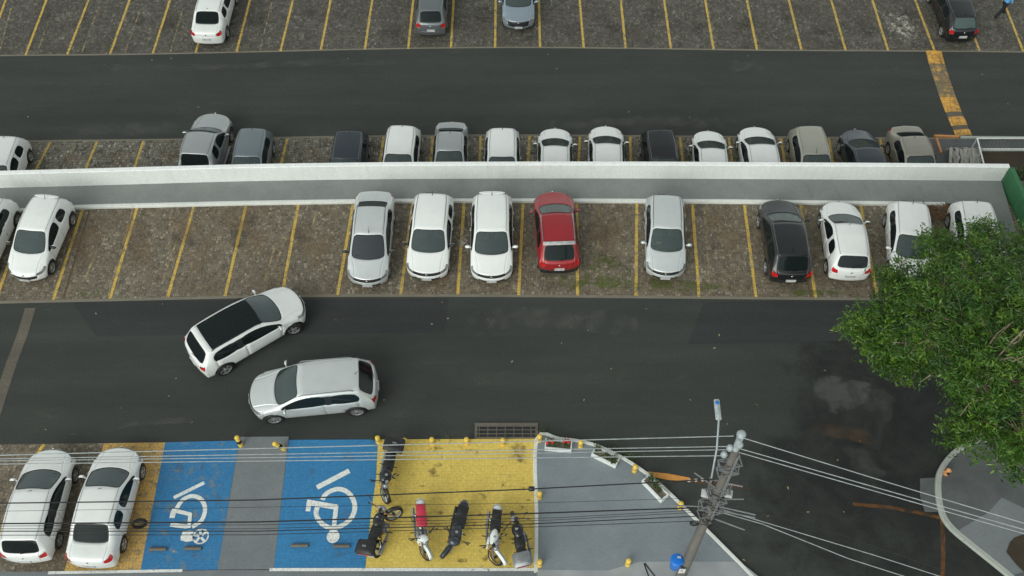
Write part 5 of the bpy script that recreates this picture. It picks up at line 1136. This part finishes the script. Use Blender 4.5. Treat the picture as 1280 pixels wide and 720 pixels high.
# shrubs beyond the green wall
def shrub(label, px, py, z, r, n):
    c = G(px, py, z); t = thing('garden_shrub', label, 'shrub', c, 0, 'shrubs beyond the green wall')
    q = RNG.normal(size=(n, 3)); q /= np.linalg.norm(q, axis=1)[:, None]; q *= (r*(0.4+0.6*RNG.random(n)**0.5))[:, None]; q[:, 2] = q[:, 2]*0.7+r*0.7
    me = leaves_np(q, 0.16, 0.2); me.materials.append(M['bush_leaf']); link('foliage', me, t)
    m = MB()
    for k in range(7): m.tube([(0,0,-0.1),(random.uniform(-r,r)*.4,random.uniform(-r,r)*.4,r*1.1)], [0.03,0.01], 5)
    m.build('stem', 'bark', t)
shrub('dark shrub beside the top of the green wall at the right edge', 1276, 236, ZF, 0.8, 1800)
shrub('yellowish shrub right of the green wall, just under the railing yard', 1288, 262, ZF, 1.0, 2400)
shrub('brownish shrub outside the lower part of the green wall', 1302, 300, ZF, 1.2, 2600)
# ------------------------------------------------------------------ person at the top right
foot = G(1258,20,ZF); person = None
bm = bmesh.new(); sk = bm.verts.layers.skin.verify()
J = {}
def jv(n, p, r): v = bm.verts.new(p); v[sk].radius = (r, r); J[n] = v; return v
jv('pelvis',(0,0,0.98),0.15); jv('waist',(0.01,0,1.12),0.135); jv('chest',(0.03,0,1.32),0.155); jv('neck',(0.04,0,1.50),0.06); jv('head0',(0.06,0,1.58),0.065); jv('head1',(0.07,0,1.70),0.088)
for s_, kx in ((1, 0.30), (-1, -0.28)):
    n = 'l' if s_ > 0 else 'r'
    jv(n+'hip',(0.0,s_*0.10,0.92),0.10); jv(n+'knee',(kx*0.55+0.04,s_*0.10,0.50),0.065); jv(n+'ankle',(kx if s_ > 0 else kx-0.08,s_*0.10,0.10 if s_ > 0 else 0.14),0.042); jv(n+'toe',((kx if s_ > 0 else kx-0.08)+0.17,s_*0.11,0.045),0.036)
    jv(n+'sh',(0.03,s_*0.19,1.42),0.062); jv(n+'el',(-kx*0.35,s_*0.25,1.14),0.045); jv(n+'wr',(-kx*0.35+0.14,s_*0.24,0.92),0.030)
    jv(n+'palm',(-kx*0.35+0.19,s_*0.235,0.84),0.034)
    for q_ in range(4): jv(n+'f%d' % q_,(-kx*0.35+0.19+0.022*q_,s_*0.225,0.775-0.004*abs(q_-1)),0.010); jv(n+'g%d' % q_,(-kx*0.35+0.185+0.022*q_,s_*0.215,0.735),0.008)
    jv(n+'th',(-kx*0.35+0.24,s_*0.215,0.82),0.010)
def e(a, b): bm.edges.new((J[a], J[b]))
for a, b in (('pelvis','waist'),('waist','chest'),('chest','neck'),('neck','head0'),('head0','head1')): e(a, b)
for n in 'lr':
    e('pelvis', n+'hip'); e(n+'hip', n+'knee'); e(n+'knee', n+'ankle'); e(n+'ankle', n+'toe'); e('chest', n+'sh'); e(n+'sh', n+'el'); e(n+'el', n+'wr'); e(n+'wr', n+'palm'); e(n+'palm', n+'th')
    for q_ in range(4): e(n+'palm', n+'f%d' % q_); e(n+'f%d' % q_, n+'g%d' % q_)
J['pelvis'][sk].use_root = True
me = bpy.data.meshes.new('sk'); bm.to_mesh(me); bm.free(); o = bpy.data.objects.new('sk', me); COL.objects.link(o); o.modifiers.new('k', 'SKIN'); o.modifiers.new('s', 'SUBSURF').levels = 2
dg = bpy.context.evaluated_depsgraph_get(); body = bpy.data.meshes.new_from_object(o.evaluated_get(dg)); bpy.data.objects.remove(o)
yaw = R(20); foot = G(1257,18,ZF); pos = foot-Vector((0.42*math.cos(yaw), 0.42*math.sin(yaw), 0)); person = thing('person', 'person in blue shirt and dark trousers walking at the top right corner', 'person', pos, yaw)
def cloth(name, keep, mat, grow):
    b = bmesh.new(); b.from_mesh(body); bmesh.ops.delete(b, geom=[f for f in b.faces if not keep(f.calc_center_median())], context='FACES'); b.normal_update()
    for v in b.verts: v.co += v.normal*grow
    for f in b.faces: f.smooth = True
    mm = bpy.data.meshes.new(name); b.to_mesh(mm); b.free(); mm.materials.clear(); mm.materials.append(M[mat]); return link(name, mm, person)
body.materials.clear(); body.materials.append(M['skin']); body.polygons.foreach_set('use_smooth', [True]*len(body.polygons)); link('body', body, person)
cloth('shirt', lambda c: 1.0 < c.z < 1.49 and abs(c.y) < 0.30, 'shirt_blue', 0.014); cloth('trousers', lambda c: 0.10 < c.z < 1.03 and abs(c.y) < 0.19, 'denim_dark', 0.02)
cloth('shoes', lambda c: c.z < 0.13, 'black_rubber', 0.012); cloth('hair', lambda c: c.z > 1.68 or (c.z > 1.58 and c.x < 0.04), 'hair_black', 0.014)
m = MB(); m.ell((0.16,0,1.655),(0.02,0.014,0.02),8,6); m.build('nose','skin',person,True)
for s_ in (1,-1): MB().ell((0.148,s_*0.033,1.675),(0.012,0.014,0.008),8,6).build('eye','paper_white',person,True); MB().ell((0.07,s_*0.09,1.655),(0.02,0.012,0.03),8,6).build('ear','skin',person,True)
MB().ell((0.15,0,1.615),(0.012,0.026,0.006),8,6).build('mouth','red_vinyl',person,True)
# ------------------------------------------------------------------ light
sun_el, sun_az = R(35), R(214)
w = bpy.data.worlds.new('World'); scene.world = w; w.use_nodes = True; nt = w.node_tree
bg = nt.nodes['Background']; sky = nt.nodes.new('ShaderNodeTexSky'); sky.sky_type = 'NISHITA'; sky.sun_disc = False; sky.sun_elevation = sun_el; sky.sun_rotation = sun_az
sky.dust_density = 1.5; sky.air_density = 1.2; sky.ozone_density = 1.0
hs = nt.nodes.new('ShaderNodeHueSaturation'); hs.inputs['Saturation'].default_value = 0.10; nt.links.new(sky.outputs[0], hs.inputs['Color']); tn = nt.nodes.new('ShaderNodeMix'); tn.data_type = 'RGBA'; tn.blend_type = 'MULTIPLY'; tn.inputs[0].default_value = 1.0; tn.inputs[7].default_value = (0.95, 1.0, 0.955, 1); nt.links.new(hs.outputs[0], tn.inputs[6]); nt.links.new(tn.outputs[2], bg.inputs[0]); bg.inputs[1].default_value = 0.12
sl = bpy.data.lights.new('sun', 'SUN'); sl.energy = 0.9; sl.angle = R(40); sl.color = (0.97, 1.0, 0.92); so = bpy.data.objects.new('sun', sl); COL.objects.link(so)
sd_ = Vector((math.sin(sun_az)*math.cos(sun_el), math.cos(sun_az)*math.cos(sun_el), math.sin(sun_el))); so.rotation_euler = sd_.to_track_quat('Z', 'Y').to_euler()
vs_ = scene.view_settings; scene.display_settings.display_device = 'sRGB'; vs_.view_transform = 'Standard'; vs_.look = 'None'; vs_.gamma = 1.0; vs_.use_curve_mapping = False; vs_.exposure = 0.46
scene.render.engine = 'CYCLES'
